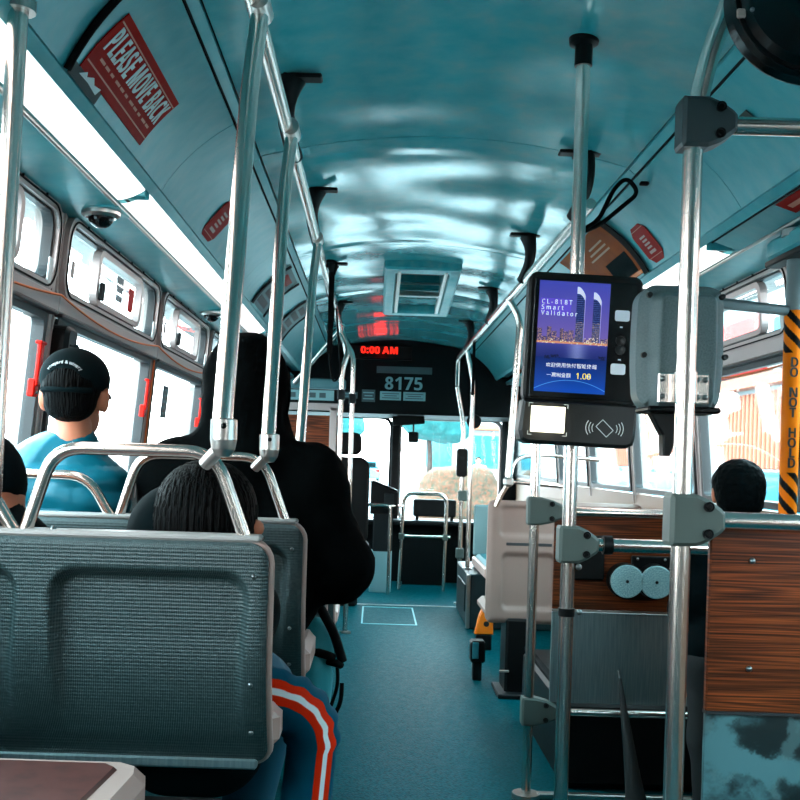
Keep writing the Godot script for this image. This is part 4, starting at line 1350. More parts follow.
func seats() -> void:
	double_seat("nearest textured grey double seat back, child with long hair before it", -0.975, -0.176, -1.7, 0.3, 1.052, 0.645)
	double_seat("textured grey double seat back behind the hooded and capped passengers", -0.975, -0.16, -2.3, 0.3, 1.045, 0.645)
	for a in [[-3.75, "low double seat in front of the hooded passenger"], [-4.55, "low double seat, second ahead of the hooded passenger"], [-5.35, "low double seat behind the driver's partition"]]:
		double_seat(a[1], -0.975, -0.17, a[0], 0.298 if a[0] > -3.5 else 0.0, 0.86, 0.40, false)
	# own row: seat cushion with brown insert, its corner in view
	var t := thing("seat_cushion", "pale seat cushion with a brown insert behind the nearest seat back", "seat", Vector3(-0.66, 0.3, -1.28))
	var out := PackedVector2Array([Vector2(-0.30, -0.24), Vector2(0.31, -0.24), Vector2(0.335, 0.20), Vector2(0.325, 0.245), Vector2(0.29, 0.27), Vector2(-0.30, 0.27)])
	var mb := MB.new()
	mb.prism(out, 0.0, 0.075, Transform3D(Basis(Vector3.RIGHT, -PI / 2), Vector3(0, 0.35, 0)), 0.018)
	part(t, "shell", mb, M.seat_edge)
	mb = MB.new()
	mb.prism(PackedVector2Array([Vector2(-0.30, -0.22), Vector2(0.265, -0.22), Vector2(0.29, 0.215), Vector2(0.27, 0.235), Vector2(-0.30, 0.24)]), 0.0, 0.012, Transform3D(Basis(Vector3.RIGHT, -PI / 2), Vector3(0, 0.418, 0)), 0.006)
	part(t, "insert", mb, M.seat_brown)
	part(t, "pedestal", boxm(Vector3(0, 0.18, 0.02), Vector3(0.4, 0.36, 0.3), 0.01), M.dark_metal)
	# beige moulded seats on the right
	for a in [[0.60, "beige moulded seat on a black pedestal beside the aisle"], [1.01, "beige moulded seat beside the wall, next to the pedestal seat"]]:
		var s := thing("moulded_seat", a[1], "seat", Vector3(a[0] + 0.195, 0, -5.2), "beige seats ahead of the door screen")
		var w := 0.39
		var h := 0.64
		var bk := part(s, "back_shell", relief(w, h, 44, 60, 0.035, 0.05, func(x, y):
			var d := box_sd(Vector2(x - 0.02, y + 0.10), Vector2(0.135, 0.14), 0.03)
			var d2 := box_sd(Vector2(x - 0.03, y - 0.215), Vector2(0.16, 0.075), 0.02)
			var e := minf(w / 2 - absf(x), h / 2 - absf(y))
			return 0.02 * smoothstep(0.012, -0.01, d) + 0.012 * smoothstep(0.01, -0.008, d2) + 0.018 * pow(clampf(1.0 - e / 0.03, 0, 1), 2)), M.seat_beige)
		bk.position = Vector3(0, 0.69, 0)
		part(s, "hand_slot", boxm(Vector3(0.02, 0.785, -0.008), Vector3(0.25, 0.028, 0.02), 0.008), M.frame_dark)
		part(s, "pan", boxm(Vector3(0, 0.42, -0.25), Vector3(w, 0.07, 0.42), 0.025), M.seat_beige)
		part(s, "pad", boxm(Vector3(0, 0.462, -0.25), Vector3(w - 0.08, 0.03, 0.34), 0.012), M.seat_teal)
		if a[0] < 1.0:
			part(s, "pedestal", boxm(Vector3(-0.03, 0.2, -0.08), Vector3(0.12, 0.4, 0.22), 0.012), M.black_plastic)
			part(s, "foot_plate", boxm(Vector3(-0.05, 0.012, -0.05), Vector3(0.16, 0.024, 0.30), 0.004), M.dark_metal)
			part(s, "leg_trim", boxm(Vector3(-0.095, 0.13, 0.035), Vector3(0.05, 0.012, 0.01), 0.002), M.alu)
		else:
			part(s, "wall_bracket", boxm(Vector3(0.1, 0.3, -0.2), Vector3(0.2, 0.2, 0.1), 0.01), M.dark_metal)
	# sideways bench on the heater box near the front door
	var hb := thing("heater_box", "dark teal heater box with a silver edge below the sideways bench", "heater", Vector3(1.04, 0, -7.7))
	part(hb, "case", boxm(Vector3(0.0, 0.2, 0), Vector3(0.68, 0.39, 0.96), 0.01), mat("heater_teal", Color(0.03, 0.13, 0.15), 0.45))
	part(hb, "edge_strip", boxm(Vector3(-0.337, 0.2, 0.478), Vector3(0.03, 0.39, 0.03), 0.006), M.alu)
	part(hb, "grille", boxm(Vector3(-0.343, 0.2, 0.0), Vector3(0.01, 0.2, 0.6), 0.003), M.dark_metal)
	var bn := thing("side_bench", "teal cushioned sideways bench with a grey back panel on the heater box", "seat", Vector3(1.04, 0.395, -7.45))
	part(bn, "cushion", boxm(Vector3(0.03, 0.06, 0.1), Vector3(0.55, 0.09, 0.9), 0.03), M.seat_teal)
	part(bn, "end_panel", boxm(Vector3(0.03, 0.28, -0.40), Vector3(0.56, 0.40, 0.03), 0.012), mat("panel_pale", Color(0.42, 0.52, 0.53), 0.5))
	part(bn, "front_edge", boxm(Vector3(-0.245, 0.045, 0.1), Vector3(0.03, 0.075, 0.9), 0.01), M.seat_edge)
	part(bn, "back", boxm(Vector3(0.30, 0.32, 0.1), Vector3(0.05, 0.48, 0.9), 0.02), M.beige_wall)
	# wheelchair fittings on the floor
	var wl := thing("wheelchair_clamp", "orange wheelchair clamp bracket on the floor before the heater box", "clamp", Vector3(0.735, 0, -6.45))
	mb = MB.new()
	mb.prism(PackedVector2Array([Vector2(-0.06, 0), Vector2(0.06, 0), Vector2(0.055, 0.12), Vector2(0.0, 0.2), Vector2(-0.035, 0.12)]), -0.03, 0.03, Transform3D(Basis.IDENTITY, Vector3(0, 0.1, 0)), 0.01)
	part(wl, "housing", mb, M.orange_paint)
	mb = MB.new()
	mb.lathe([Vector2(0, 0.004), Vector2(0.018, 0.004), Vector2(0.018, 0)], 14, Transform3D(Basis(Vector3.RIGHT, PI / 2), Vector3(0.012, 0.17, 0.031)))
	part(wl, "hole", mb, M.print_black)
	part(wl, "base", boxm(Vector3(0, 0.05, 0), Vector3(0.10, 0.1, 0.06), 0.006), M.black_plastic)
	wl = thing("belt_retractor", "black belt retractor with a pale teal face beside the seat pedestal", "retractor", Vector3(0.60, 0, -5.55))
	part(wl, "case", boxm(Vector3(0, 0.16, 0), Vector3(0.08, 0.12, 0.1), 0.01), M.black_plastic)
	part(wl, "face", boxm(Vector3(-0.015, 0.17, 0.052), Vector3(0.035, 0.09, 0.01), 0.003), M.seat_teal)
	part(wl, "foot", boxm(Vector3(0, 0.05, 0), Vector3(0.05, 0.1, 0.06), 0.004), M.dark_metal)

# ------------------------------------------------------------------ screens beside the rear door
func door_screens() -> void:
	# front pole with its clamps, bending at the top
	var p := thing("door_pole", "thick silver door pole bending at its top, grey clamps on it", "pole", Vector3(0.567, 0.3, -1.84))
	part(p, "tube", tubem(bend([Vector3(0, 0, 0), Vector3(0, 1.59, 0), Vector3(0.115, 1.93, 0)], 0.12, 10), 0.0178, 20), M.steel)
	part(p, "flange", tubem([Vector3.ZERO, Vector3(0, 0.012, 0)], 0.045), M.alu)
	clamp_at(p, Vector3(0.0, 0.808, 0), 0.074, 0.095)
	clamp_at(p, Vector3(0.0, 1.535, 0), 0.074, 0.092, 1.0, mat("clamp_dark", Color(0.16, 0.20, 0.21), 0.5))
	part(p, "upper_rail", tubem([Vector3(0.07, 1.535, 0), Vector3(0.60, 1.52, 0.05)], 0.0165), M.steel)
	part(p, "lower_rail", tubem([Vector3(0.06, 0.808, 0), Vector3(0.80, 0.808, 0.03)], 0.0165), M.steel)
	# panel hanging from the lower rail: wood above, scratched clear sheet below
	var s := thing("modesty_panel", "dark wood panel over a blotched teal sheet below the door pole's rail", "panel", Vector3(0.626, 0.3, -1.86))
	part(s, "wood_board", boxm(Vector3(0.37, 0.625, 0), Vector3(0.74, 0.345, 0.016), 0.003), M.wood)
	var blotched := mat("blotched_sheet", Color(1, 1, 1), 0.3)
	blotched.albedo_texture = blotch_tex()  # noise-drawn dark blotches with paler streaks over teal
	blotched.uv1_scale = Vector3(1.3, 1.3, 1)
	part(s, "lower_sheet", boxm(Vector3(0.37, 0.23, 0.0), Vector3(0.74, 0.44, 0.010), 0.002), blotched, "teal sheet with dark blotches")
	part(s, "seam_bar", boxm(Vector3(0.37, 0.4515, 0.0), Vector3(0.74, 0.006, 0.018)), M.frame_dark)
	for q in [Vector2(0.078, 0.735), Vector2(0.078, 0.535), Vector2(0.45, 0.735), Vector2(0.45, 0.535)]:
		part(s, "screw", ball(Vector3(q.x, q.y, 0.009), 0.006), M.bolt)
	part(s, "foot_bar", boxm(Vector3(0.37, 0.005, 0), Vector3(0.74, 0.012, 0.03)), M.alu)
	# tall pole up to the ceiling
	p = thing("door_pole", "tall pole from the rear step up to a dark ceiling flange, clamp at its middle", "pole", Vector3(0.49, 0.3, -2.5))
	part(p, "tube", tubem([Vector3(0, 0, 0), Vector3(0, 1.955, 0)], 0.0178, 20), M.steel)
	var mb := MB.new()
	mb.lathe([Vector2(0, 0), Vector2(0.022, 0.0), Vector2(0.022, 0.05), Vector2(0.036, 0.055), Vector2(0.038, 0.07), Vector2(0, 0.07)], 24, Transform3D(Basis.IDENTITY, Vector3(0, 1.9, 0)))
	part(p, "ceiling_flange", mb, M.black_plastic)
	part(p, "foot_flange", tubem([Vector3.ZERO, Vector3(0, 0.012, 0)], 0.045), M.alu)
	clamp_at(p, Vector3(0, 0.705, 0), 0.072, 0.092)
	part(p, "side_rail", tubem([Vector3(0.07, 0.705, 0), Vector3(0.415, 0.705, 0)], 0.017), M.steel)
	part(p, "rail_collar", tubem([Vector3(0.086, 0.705, 0), Vector3(0.108, 0.705, 0)], 0.024), M.black_plastic)
	part(p, "band", tubem([Vector3(0, 0.525, 0), Vector3(0, 0.545, 0)], 0.0205), M.black_plastic)
	part(p, "band_bolt", ball(Vector3(0.03, 0.537, 0.012), 0.008), M.bolt)
	part(p, "band_bolt", ball(Vector3(0.024, 0.65, 0.016), 0.008), M.bolt)
	# screen ahead of the rear door
	p = thing("door_pole", "slim silver pole standing on the floor with two grey clamps", "pole", Vector3(0.58, 0, -3.6))
	part(p, "tube", tubem([Vector3(0, 0, 0), Vector3(0.0, 1.62, 0)], 0.0175, 18), M.steel)
	part(p, "flange", tubem([Vector3.ZERO, Vector3(0, 0.02, 0)], 0.05), M.alu)
	clamp_at(p, Vector3(0.0, 1.035, 0), 0.105, 0.10)
	clamp_at(p, Vector3(0.0, 0.315, 0), 0.105, 0.10)
	part(p, "top_rail", tubem([Vector3(0.08, 1.035, 0), Vector3(0.80, 1.035, 0)], 0.017), M.steel)
	part(p, "low_rail", tubem([Vector3(0.08, 0.315, 0), Vector3(0.80, 0.315, 0)], 0.014), M.steel)
	part(p, "sill_bar", boxm(Vector3(0.42, 0.012, 0), Vector3(0.76, 0.024, 0.03), 0.004), M.alu)
	s = thing("modesty_panel", "wood and brushed steel screen with two silver discs behind the poles", "panel", Vector3(0.66, 0.34, -3.64))
	part(s, "wood_board", boxm(Vector3(0.36, 0.51, 0), Vector3(0.72, 0.34, 0.016), 0.003), M.wood)
	part(s, "steel_sheet", boxm(Vector3(0.36, 0.165, 0.002), Vector3(0.72, 0.33, 0.010), 0.002), M.brushed_sheet)
	part(s, "joint_bar", boxm(Vector3(0.36, 0.336, 0.006), Vector3(0.72, 0.006, 0.016)), M.alu)
	part(s, "dark_bracket", boxm(Vector3(0.12, 0.53, 0.016), Vector3(0.12, 0.16, 0.03), 0.006), M.black_plastic)
	part(s, "dark_bracket", boxm(Vector3(0.44, 0.505, 0.014), Vector3(0.32, 0.075, 0.02), 0.004), M.black_plastic)
	for x in [0.30, 0.40, 0.50, 0.57]:
		for y in [0.478, 0.532]:
			part(s, "screw", ball(Vector3(x, y, 0.025), 0.005), M.bolt)
	var disc_m := mat("disc_face", Color(1, 1, 1), 0.45)
	disc_m.albedo_texture = noise_tex(0.08, [Color(0.30, 0.50, 0.52), Color(0.52, 0.66, 0.67), Color(0.70, 0.80, 0.80)], 256, 5, 81)
	tri_map(disc_m, Vector3(8, 8, 8))
	for x in [0.252, 0.357]:
		mb = MB.new()
		mb.lathe([Vector2(0, 0), Vector2(0.063, 0), Vector2(0.063, 0.05), Vector2(0.058, 0.052)], 32, Transform3D(Basis(Vector3.RIGHT, PI / 2), Vector3(x, 0.455, 0.02)))
		var bd := part(s, "bumper", mb, M.black_plastic)
		mb = MB.new()
		mb.lathe([Vector2(0.059, 0.046), Vector2(0.059, 0.058), Vector2(0.056, 0.06), Vector2(0.0, 0.06)], 32, Transform3D(Basis(Vector3.RIGHT, PI / 2), Vector3(x, 0.455, 0.02)))
		part(bd, "disc", mb, disc_m, "scuffed silver disc")
		part(bd, "pin", ball(Vector3(x, 0.455, 0.080), 0.006), M.black_plastic)
	# added black box, stands in for the shade below and behind the screen
	s = thing("added_shade_box", "black box added for shade behind the wood and steel screen", "housing", Vector3(1.06, 0, -4.2))
	part(s, "case", boxm(Vector3(0, 0.17, 0), Vector3(0.68, 0.34, 1.0), 0.03), M.black_plastic)
	part(s, "top_trim", boxm(Vector3(-0.32, 0.34, 0), Vector3(0.03, 0.02, 0.96), 0.004), M.rubber)
	# hazard striped pole
	p = thing("hazard_pole", "orange and black striped pole lettered DO NOT HOLD beside the rear door", "pole", Vector3(1.2, 0.0, -2.9))
	part(p, "upper_tube", tubem([Vector3(0, 1.66, 0), Vector3(0, 1.905, 0)], 0.023, 18), mat("pole_grey", Color(0.42, 0.48, 0.49), 0.4))
	mb = MB.new()
	mb.tube([Vector3(0, 0, 0), Vector3(0, 0.5, 0), Vector3(0, 1.1, 0), Vector3(0, 1.67, 0)], 0.0255, 24)
	var hz := mat("hazard_tape", Color(1, 1, 1), 0.45)
	hz.metallic_specular = 0.2
	hz.albedo_texture = hazard_tex()
	hz.uv1_scale = Vector3(1, 1.0 / 1.67, 1)
	part(p, "striped_sleeve", mb, hz, "hazard striped sleeve")
	var word := "DO NOT HOLD"
	for i in word.length():
		if word[i] == " ": continue
		var tm := text(p, "letter", word[i], 0.028, M.print_black, Transform3D(Basis.IDENTITY, Vector3(-0.004, 1.518 - i * 0.0290, 0.0252)), true, 0.002)
		tm.scale = Vector3(0.95, 1, 1)
	part(p, "flange", tubem([Vector3(0, 1.885, 0), Vector3(0, 1.905, 0)], 0.04), M.alu)
	part(p, "cross_bar", tubem([Vector3(-0.02, 1.47 + 0.2, 0), Vector3(-0.68, 1.645, 0.4)], 0.0155), mat("pole_grey2", Color(0.30, 0.36, 0.37), 0.45))
	# door gear box over the rear door
	s = thing("door_gear_box", "teal door gear housing over the rear door above the striped pole", "housing", Vector3(1.27, 1.84, -2.4))
	part(s, "case", boxm(Vector3(0.0, 0.03, 0.0), Vector3(0.2, 0.07, 1.3), 0.015), M.soffit_paint)
	part(s, "cover_strip", boxm(Vector3(-0.08, -0.012, 0.0), Vector3(0.05, 0.02, 1.28), 0.004), M.black_plastic)
	# closed cove panel over the door instead of a light
	s = thing("cove_cover", "plain cover plate with a long seam where the light strip ends over the rear door", "cover", side_pt(1, 0.913, 1.93, -1.93))
	part(s, "plate", boxm(Vector3(0, 0, 0), Vector3(0.092, 0.012, 2.6), 0.003, Basis(Vector3(0, 0, 1), -0.32)), M.cove_paint)
	part(s, "seam", tubem([Vector3(-0.046, 0.006, 1.3), Vector3(-0.046, 0.006, -1.3)], 0.0035, 6), M.rubber)
	# folded umbrella against the screen
	s = thing("umbrella", "folded black umbrella leaning point up against the steel screen", "umbrella", Vector3(0.90, 0.0, -3.42))
	mb = MB.new()
	var pts := []
	var rad := []
	for k in 9:
		var t := k / 8.0
		pts.append(Vector3(-0.035 * t + 0.03, 0.05 + 0.40 * t, -0.14 * t))
		rad.append(lerpf(0.038, 0.006, pow(t, 0.8)))
	mb.tube(pts, rad, 12)
	part(s, "canopy", mb, mat("umbrella_cloth", Color(0.03, 0.045, 0.05), 0.55))
	part(s, "tip", tubem([Vector3(-0.005, 0.44, -0.14), Vector3(-0.008, 0.475, -0.152)], 0.004, 8), M.bolt)
	part(s, "handle", tubem([Vector3(0.03, 0.06, 0), Vector3(0.034, 0.0, 0.01)], 0.012, 10), M.black_plastic)
	# convex mirror over the door, seen from behind
	s = thing("convex_mirror", "big round black back of a convex mirror at the ceiling above the door pole", "mirror", Vector3(0.71, 1.99, -1.7), "", Basis(Vector3.RIGHT, PI / 2 - 0.15))
	mb = MB.new()
	mb.lathe([Vector2(0, 0.05), Vector2(0.06, 0.047), Vector2(0.11, 0.032), Vector2(0.136, 0.012), Vector2(0.142, 0.0), Vector2(0.138, -0.008), Vector2(0.12, -0.004)], 48)
	part(s, "shell", mb, M.black_gloss)
	mb = MB.new()
	mb.lathe([Vector2(0.12, -0.004), Vector2(0.07, -0.03), Vector2(0, -0.04)], 40)
	part(s, "glass", mb, M.bolt)
	mb = MB.new()
	mb.lathe([Vector2(0.128, 0.016), Vector2(0.130, 0.024), Vector2(0.124, 0.026)], 40)
	part(s, "rim_ridge", mb, M.black_plastic)
	part(s, "clip", boxm(Vector3(-0.122, 0.026, 0.03), Vector3(0.014, 0.008, 0.016), 0.002), M.seat_edge)
	part(s, "screw", ball(Vector3(-0.108, 0.038, 0.03), 0.004), M.bolt)
	part(s, "stalk", tubem([Vector3(0.02, 0.04, -0.02), Vector3(0.06, 0.02, -0.235)], 0.012), M.black_plastic)

func blotch_tex() -> ImageTexture:
	var fn := FastNoiseLite.new()
	fn.seed = 19
	fn.frequency = 0.012
	fn.fractal_octaves = 5
	fn.domain_warp_enabled = true
	fn.domain_warp_amplitude = 40
	fn.domain_warp_frequency = 0.01
	var im := Image.create(256, 256, false, Image.FORMAT_RGB8)
	for y in 256:
		for x in 256:
			var a := fn.get_noise_2d(x, y * 1.3)
			var b := fn.get_noise_2d(x * 2.6 + 400, y * 2.6)
			var d := smoothstep(-0.26, 0.12, a)
			var c := Color(0.30, 0.45, 0.47).lerp(Color(0.06, 0.085, 0.09), d * 0.85)
			if b > 0.12 and d > 0.2: c = c.lerp(Color(0.36, 0.48, 0.49), clampf((b - 0.12) * 4.0, 0, 0.6))
			im.set_pixel(x, y, c)
	return ImageTexture.create_from_image(im)

func hazard_tex() -> ImageTexture:
	# u runs round the pole, v runs up: diagonal black stripes, a plain orange stretch for the lettering
	var im := Image.create(96, 768, false, Image.FORMAT_RGB8)
	for y in 768:
		for x in 96:
			var up := y / 768.0 * 1.67
			var c := Color(0.95, 0.47, 0.0)
			var arc := x / 96.0
			var s := fmod(up / 0.055 + arc * 3.0 + 10.0, 1.0)
			if (up < 1.20 or up > 1.545) and s < 0.45: c = Color(0.025, 0.025, 0.025)
			im.set_pixel(x, y, c)
	return ImageTexture.create_from_image(im)

# ------------------------------------------------------------------ validators
const HAN := {
	"欢": [[1, 3, 5, 3, 1, 10], [1, 4, 5, 10], [7, 1, 6, 5], [6, 3, 11, 3, 10, 5], [8, 4, 8, 7, 5, 11], [8, 7, 11, 11]],
	"迎": [[1, 1, 2, 3], [0, 5, 2, 5, 2, 9, 0, 10], [0, 10, 4, 11, 11, 11], [4, 2, 4, 8, 6, 7], [4, 2, 6, 1], [8, 2, 11, 2, 11, 7, 9, 7], [8, 2, 8, 9]],
	"使": [[3, 0, 0, 6], [2, 4, 2, 11], [4, 2, 11, 2], [4, 4, 11, 4, 11, 7, 4, 7, 4, 4], [7, 0, 7, 7, 3, 11], [5, 8, 11, 11]],
	"用": [[2, 1, 2, 8, 0, 11], [2, 1, 10, 1, 10, 11, 8, 10], [2, 4, 10, 4], [2, 7, 10, 7], [6, 1, 6, 11]],
	"快": [[2, 0, 2, 11], [0, 3, 0, 6], [3, 2, 4, 4], [5, 3, 10, 3, 10, 6], [4, 6, 11, 6], [7, 0, 7, 6, 4, 11], [7, 6, 11, 11]],
	"付": [[3, 0, 0, 6], [2, 4, 2, 11], [4, 3, 11, 3], [9, 0, 9, 11, 7, 10], [5, 5, 6, 8]],
	"智": [[2, 0, 1, 2], [1, 1, 5, 1], [0, 3, 6, 3], [3, 1, 3, 3, 1, 6], [3, 4, 5, 5], [7, 1, 11, 1, 11, 5, 7, 5, 7, 1], [2, 7, 10, 7, 10, 11, 2, 11, 2, 7], [2, 9, 10, 9]],
	"能": [[2, 0, 0, 3, 5, 3], [4, 2, 5, 4], [1, 5, 5, 5, 5, 11], [1, 5, 1, 11], [1, 7, 5, 7], [1, 9, 5, 9], [7, 0, 7, 4, 11, 4], [7, 2, 10, 1], [7, 6, 7, 11, 11, 11], [7, 8, 10, 7]],
	"终": [[3, 0, 1, 3, 3, 3, 0, 7, 4, 6], [0, 11, 4, 9], [7, 0, 5, 4], [6, 2, 10, 2, 5, 8], [6, 3, 11, 7], [7, 8, 8, 9], [6, 10, 9, 11]],
	"端": [[2, 0, 3, 1], [0, 3, 5, 3], [1, 4, 1, 8], [4, 4, 3, 8], [0, 10, 5, 9], [8, 0, 8, 3], [6, 1, 6, 3, 11, 3, 11, 1], [5, 5, 11, 5], [6, 7, 6, 11], [6, 7, 11, 7, 11, 11], [8, 7, 8, 11], [9, 7, 9, 11]],
	"一": [[0, 6, 11, 6]],
	"票": [[0, 1, 11, 1], [2, 2, 10, 2, 10, 5, 2, 5, 2, 2], [4, 1, 4, 5], [7, 1, 7, 5], [2, 6, 10, 6], [0, 8, 11, 8], [6, 8, 6, 11], [3, 9, 1, 11], [9, 9, 11, 11]],
	"制": [[1, 1, 0, 3], [0, 3, 7, 3], [0, 5, 7, 5], [4, 0, 4, 11], [1, 7, 1, 10], [1, 7, 7, 7, 7, 10], [9, 2, 9, 8], [11, 0, 11, 11, 9, 10]],
	"金": [[6, 0, 0, 5], [6, 0, 11, 5], [3, 5, 9, 5], [2, 7, 10, 7], [6, 5, 6, 11], [3, 8, 4, 10], [9, 8, 8, 10], [0, 11, 11, 11]],
	"额": [[3, 0, 3, 1], [0, 3, 0, 1, 6, 1, 6, 3], [2, 3, 5, 3, 0, 7], [2, 4, 6, 7], [1, 8, 5, 8, 5, 11, 1, 11, 1, 8], [7, 1, 11, 1], [8, 3, 11, 3, 11, 8], [8, 3, 8, 8], [9, 4, 9, 8, 7, 11], [10, 9, 11, 11]],
	"元": [[2, 1, 9, 1], [0, 4, 11, 4], [4, 4, 4, 8, 0, 11], [7, 4, 7, 10, 11, 10, 11, 8]],
}

func line_px(im: Image, a: Vector2, b: Vector2, w: float, c: Color) -> void:
	var n := int(maxf(absf(b.x - a.x), absf(b.y - a.y)) * 2.0) + 1
	for i in n + 1:
		var p := a.lerp(b, float(i) / n)
		im.fill_rect(Rect2i(int(p.x - w / 2), int(p.y - w / 2), int(maxf(w, 1)), int(maxf(w, 1))), c)

func han_px(im: Image, s: String, x: float, y: float, size: float, c: Color) -> void:
	for i in s.length():
		if not HAN.has(s[i]): continue
		for st in HAN[s[i]]:
			for k in range(0, st.size() - 3, 2):
				line_px(im, Vector2(x + st[k] * size / 12.0, y + st[k + 1] * size / 12.0), Vector2(x + st[k + 2] * size / 12.0, y + st[k + 3] * size / 12.0), 2.0, c)
		x += size * 1.12

func screen_tex() -> ImageTexture:
	# a night waterfront with two tall towers over a blue notice
	var W := 340
	var H := 532
	var im := Image.create(W, H, false, Image.FORMAT_RGB8)
	var r := RandomNumberGenerator.new()
	r.seed = 4
	for y in H:
		for x in W:
			var c: Color
			if y < 300:
				c = Color(0.23, 0.26, 0.66).lerp(Color(0.42, 0.36, 0.66), clampf(y / 280.0, 0, 1))
			elif y < 366:
				c = Color(0.22, 0.24, 0.55).lerp(Color(0.10, 0.15, 0.42), (y - 300) / 66.0)
				var g := exp(-pow((x - 195) / 42.0, 2))
				c = c.lerp(Color(0.75, 0.82, 1.0), 0.75 * g * (0.55 + 0.45 * sin(y * 1.7 + x * 0.15)))
			else:
				c = Color(0.04, 0.15, 0.42).lerp(Color(0.05, 0.28, 0.68), clampf((y - 366) / 150.0, 0, 1))
			im.set_pixel(x, y, c)
	# low skyline with lit windows
	var x0 := 0
	while x0 < W:
		var bw := r.randi_range(12, 26)
		var bh := r.randi_range(18, 70)
		if x0 > 165: bh = r.randi_range(10, 26)
		im.fill_rect(Rect2i(x0, 290 - bh, mini(bw - 2, W - x0), bh), Color(0.20, 0.19, 0.38).lerp(Color(0.34, 0.30, 0.5), r.randf()))
		for k in bh * bw / 26:
			im.fill_rect(Rect2i(mini(x0 + r.randi_range(1, bw - 4), W - 3), 290 - r.randi_range(2, bh), 2, 2), Color(0.95, 0.75, 0.55))
		x0 += bw
	im.fill_rect(Rect2i(0, 288, W, 10), Color(0.80, 0.55, 0.42))
	for k in 60:
		im.fill_rect(Rect2i(r.randi_range(0, W - 8), r.randi_range(278, 298), r.randi_range(2, 8), 3), Color(1.0, 0.92, 0.75))
	# two towers with sloping glowing tops
	for t in [[182, 42, 22, 274], [262, 40, 44, 274]]:
		for y in range(t[2], t[3] + 14):
			for x in t[1]:
				var top: float = t[2] + pow(float(x) / t[1], 2.2) * 46.0
				if y < top: continue
				var gx: int = t[0] + x
				var c := Color(0.07, 0.12, 0.34)
				if y < top + 34 - x * 0.2: c = Color(0.78, 0.84, 0.96)
				elif (y / 5) % 2 == 0 and r.randf() < 0.42: c = Color(0.30, 0.42, 0.72)
				if y > 190 and r.randf() < 0.14: c = Color(0.98, 0.82, 0.60)
				if x > t[1] - 4: c = Color(0.62, 0.62, 0.85)
				im.set_pixel(gx, y, c)
	for k in 26:
		im.fill_rect(Rect2i(228 + r.randi_range(0, 60), 262 + r.randi_range(0, 26), 4, 4), Color(1.0, 0.93, 0.82))
	for t in [[40, 356, 26], [70, 350, 40], [300, 350, 30]]:
		for k in 24: im.fill_rect(Rect2i(t[0] + r.randi_range(0, t[2]), t[1] + r.randi_range(0, 14), 5, 5), Color(0.06, 0.09, 0.24))
	# purple caption field
	im.fill_rect(Rect2i(10, 84, 146, 74), Color(0.36, 0.30, 0.78))
	# arc of the globe below
	for a in 400:
		var x := int(a * W / 400.0)
		var y := int(472 + pow((x - W / 2.0) / (W / 2.0), 2) * 46.0)
		im.fill_rect(Rect2i(mini(x, W - 2), y, 2, 2), Color(0.35, 0.68, 0.90))
	var wh := Color(0.93, 0.96, 1.0)
	han_px(im, "欢迎使用快付智能终端", 52, 392, 22, wh)
	han_px(im, "一票制金额", 58, 440, 21, wh)
	han_px(im, "元", 250, 440, 21, wh)
	return ImageTexture.create_from_image(im)

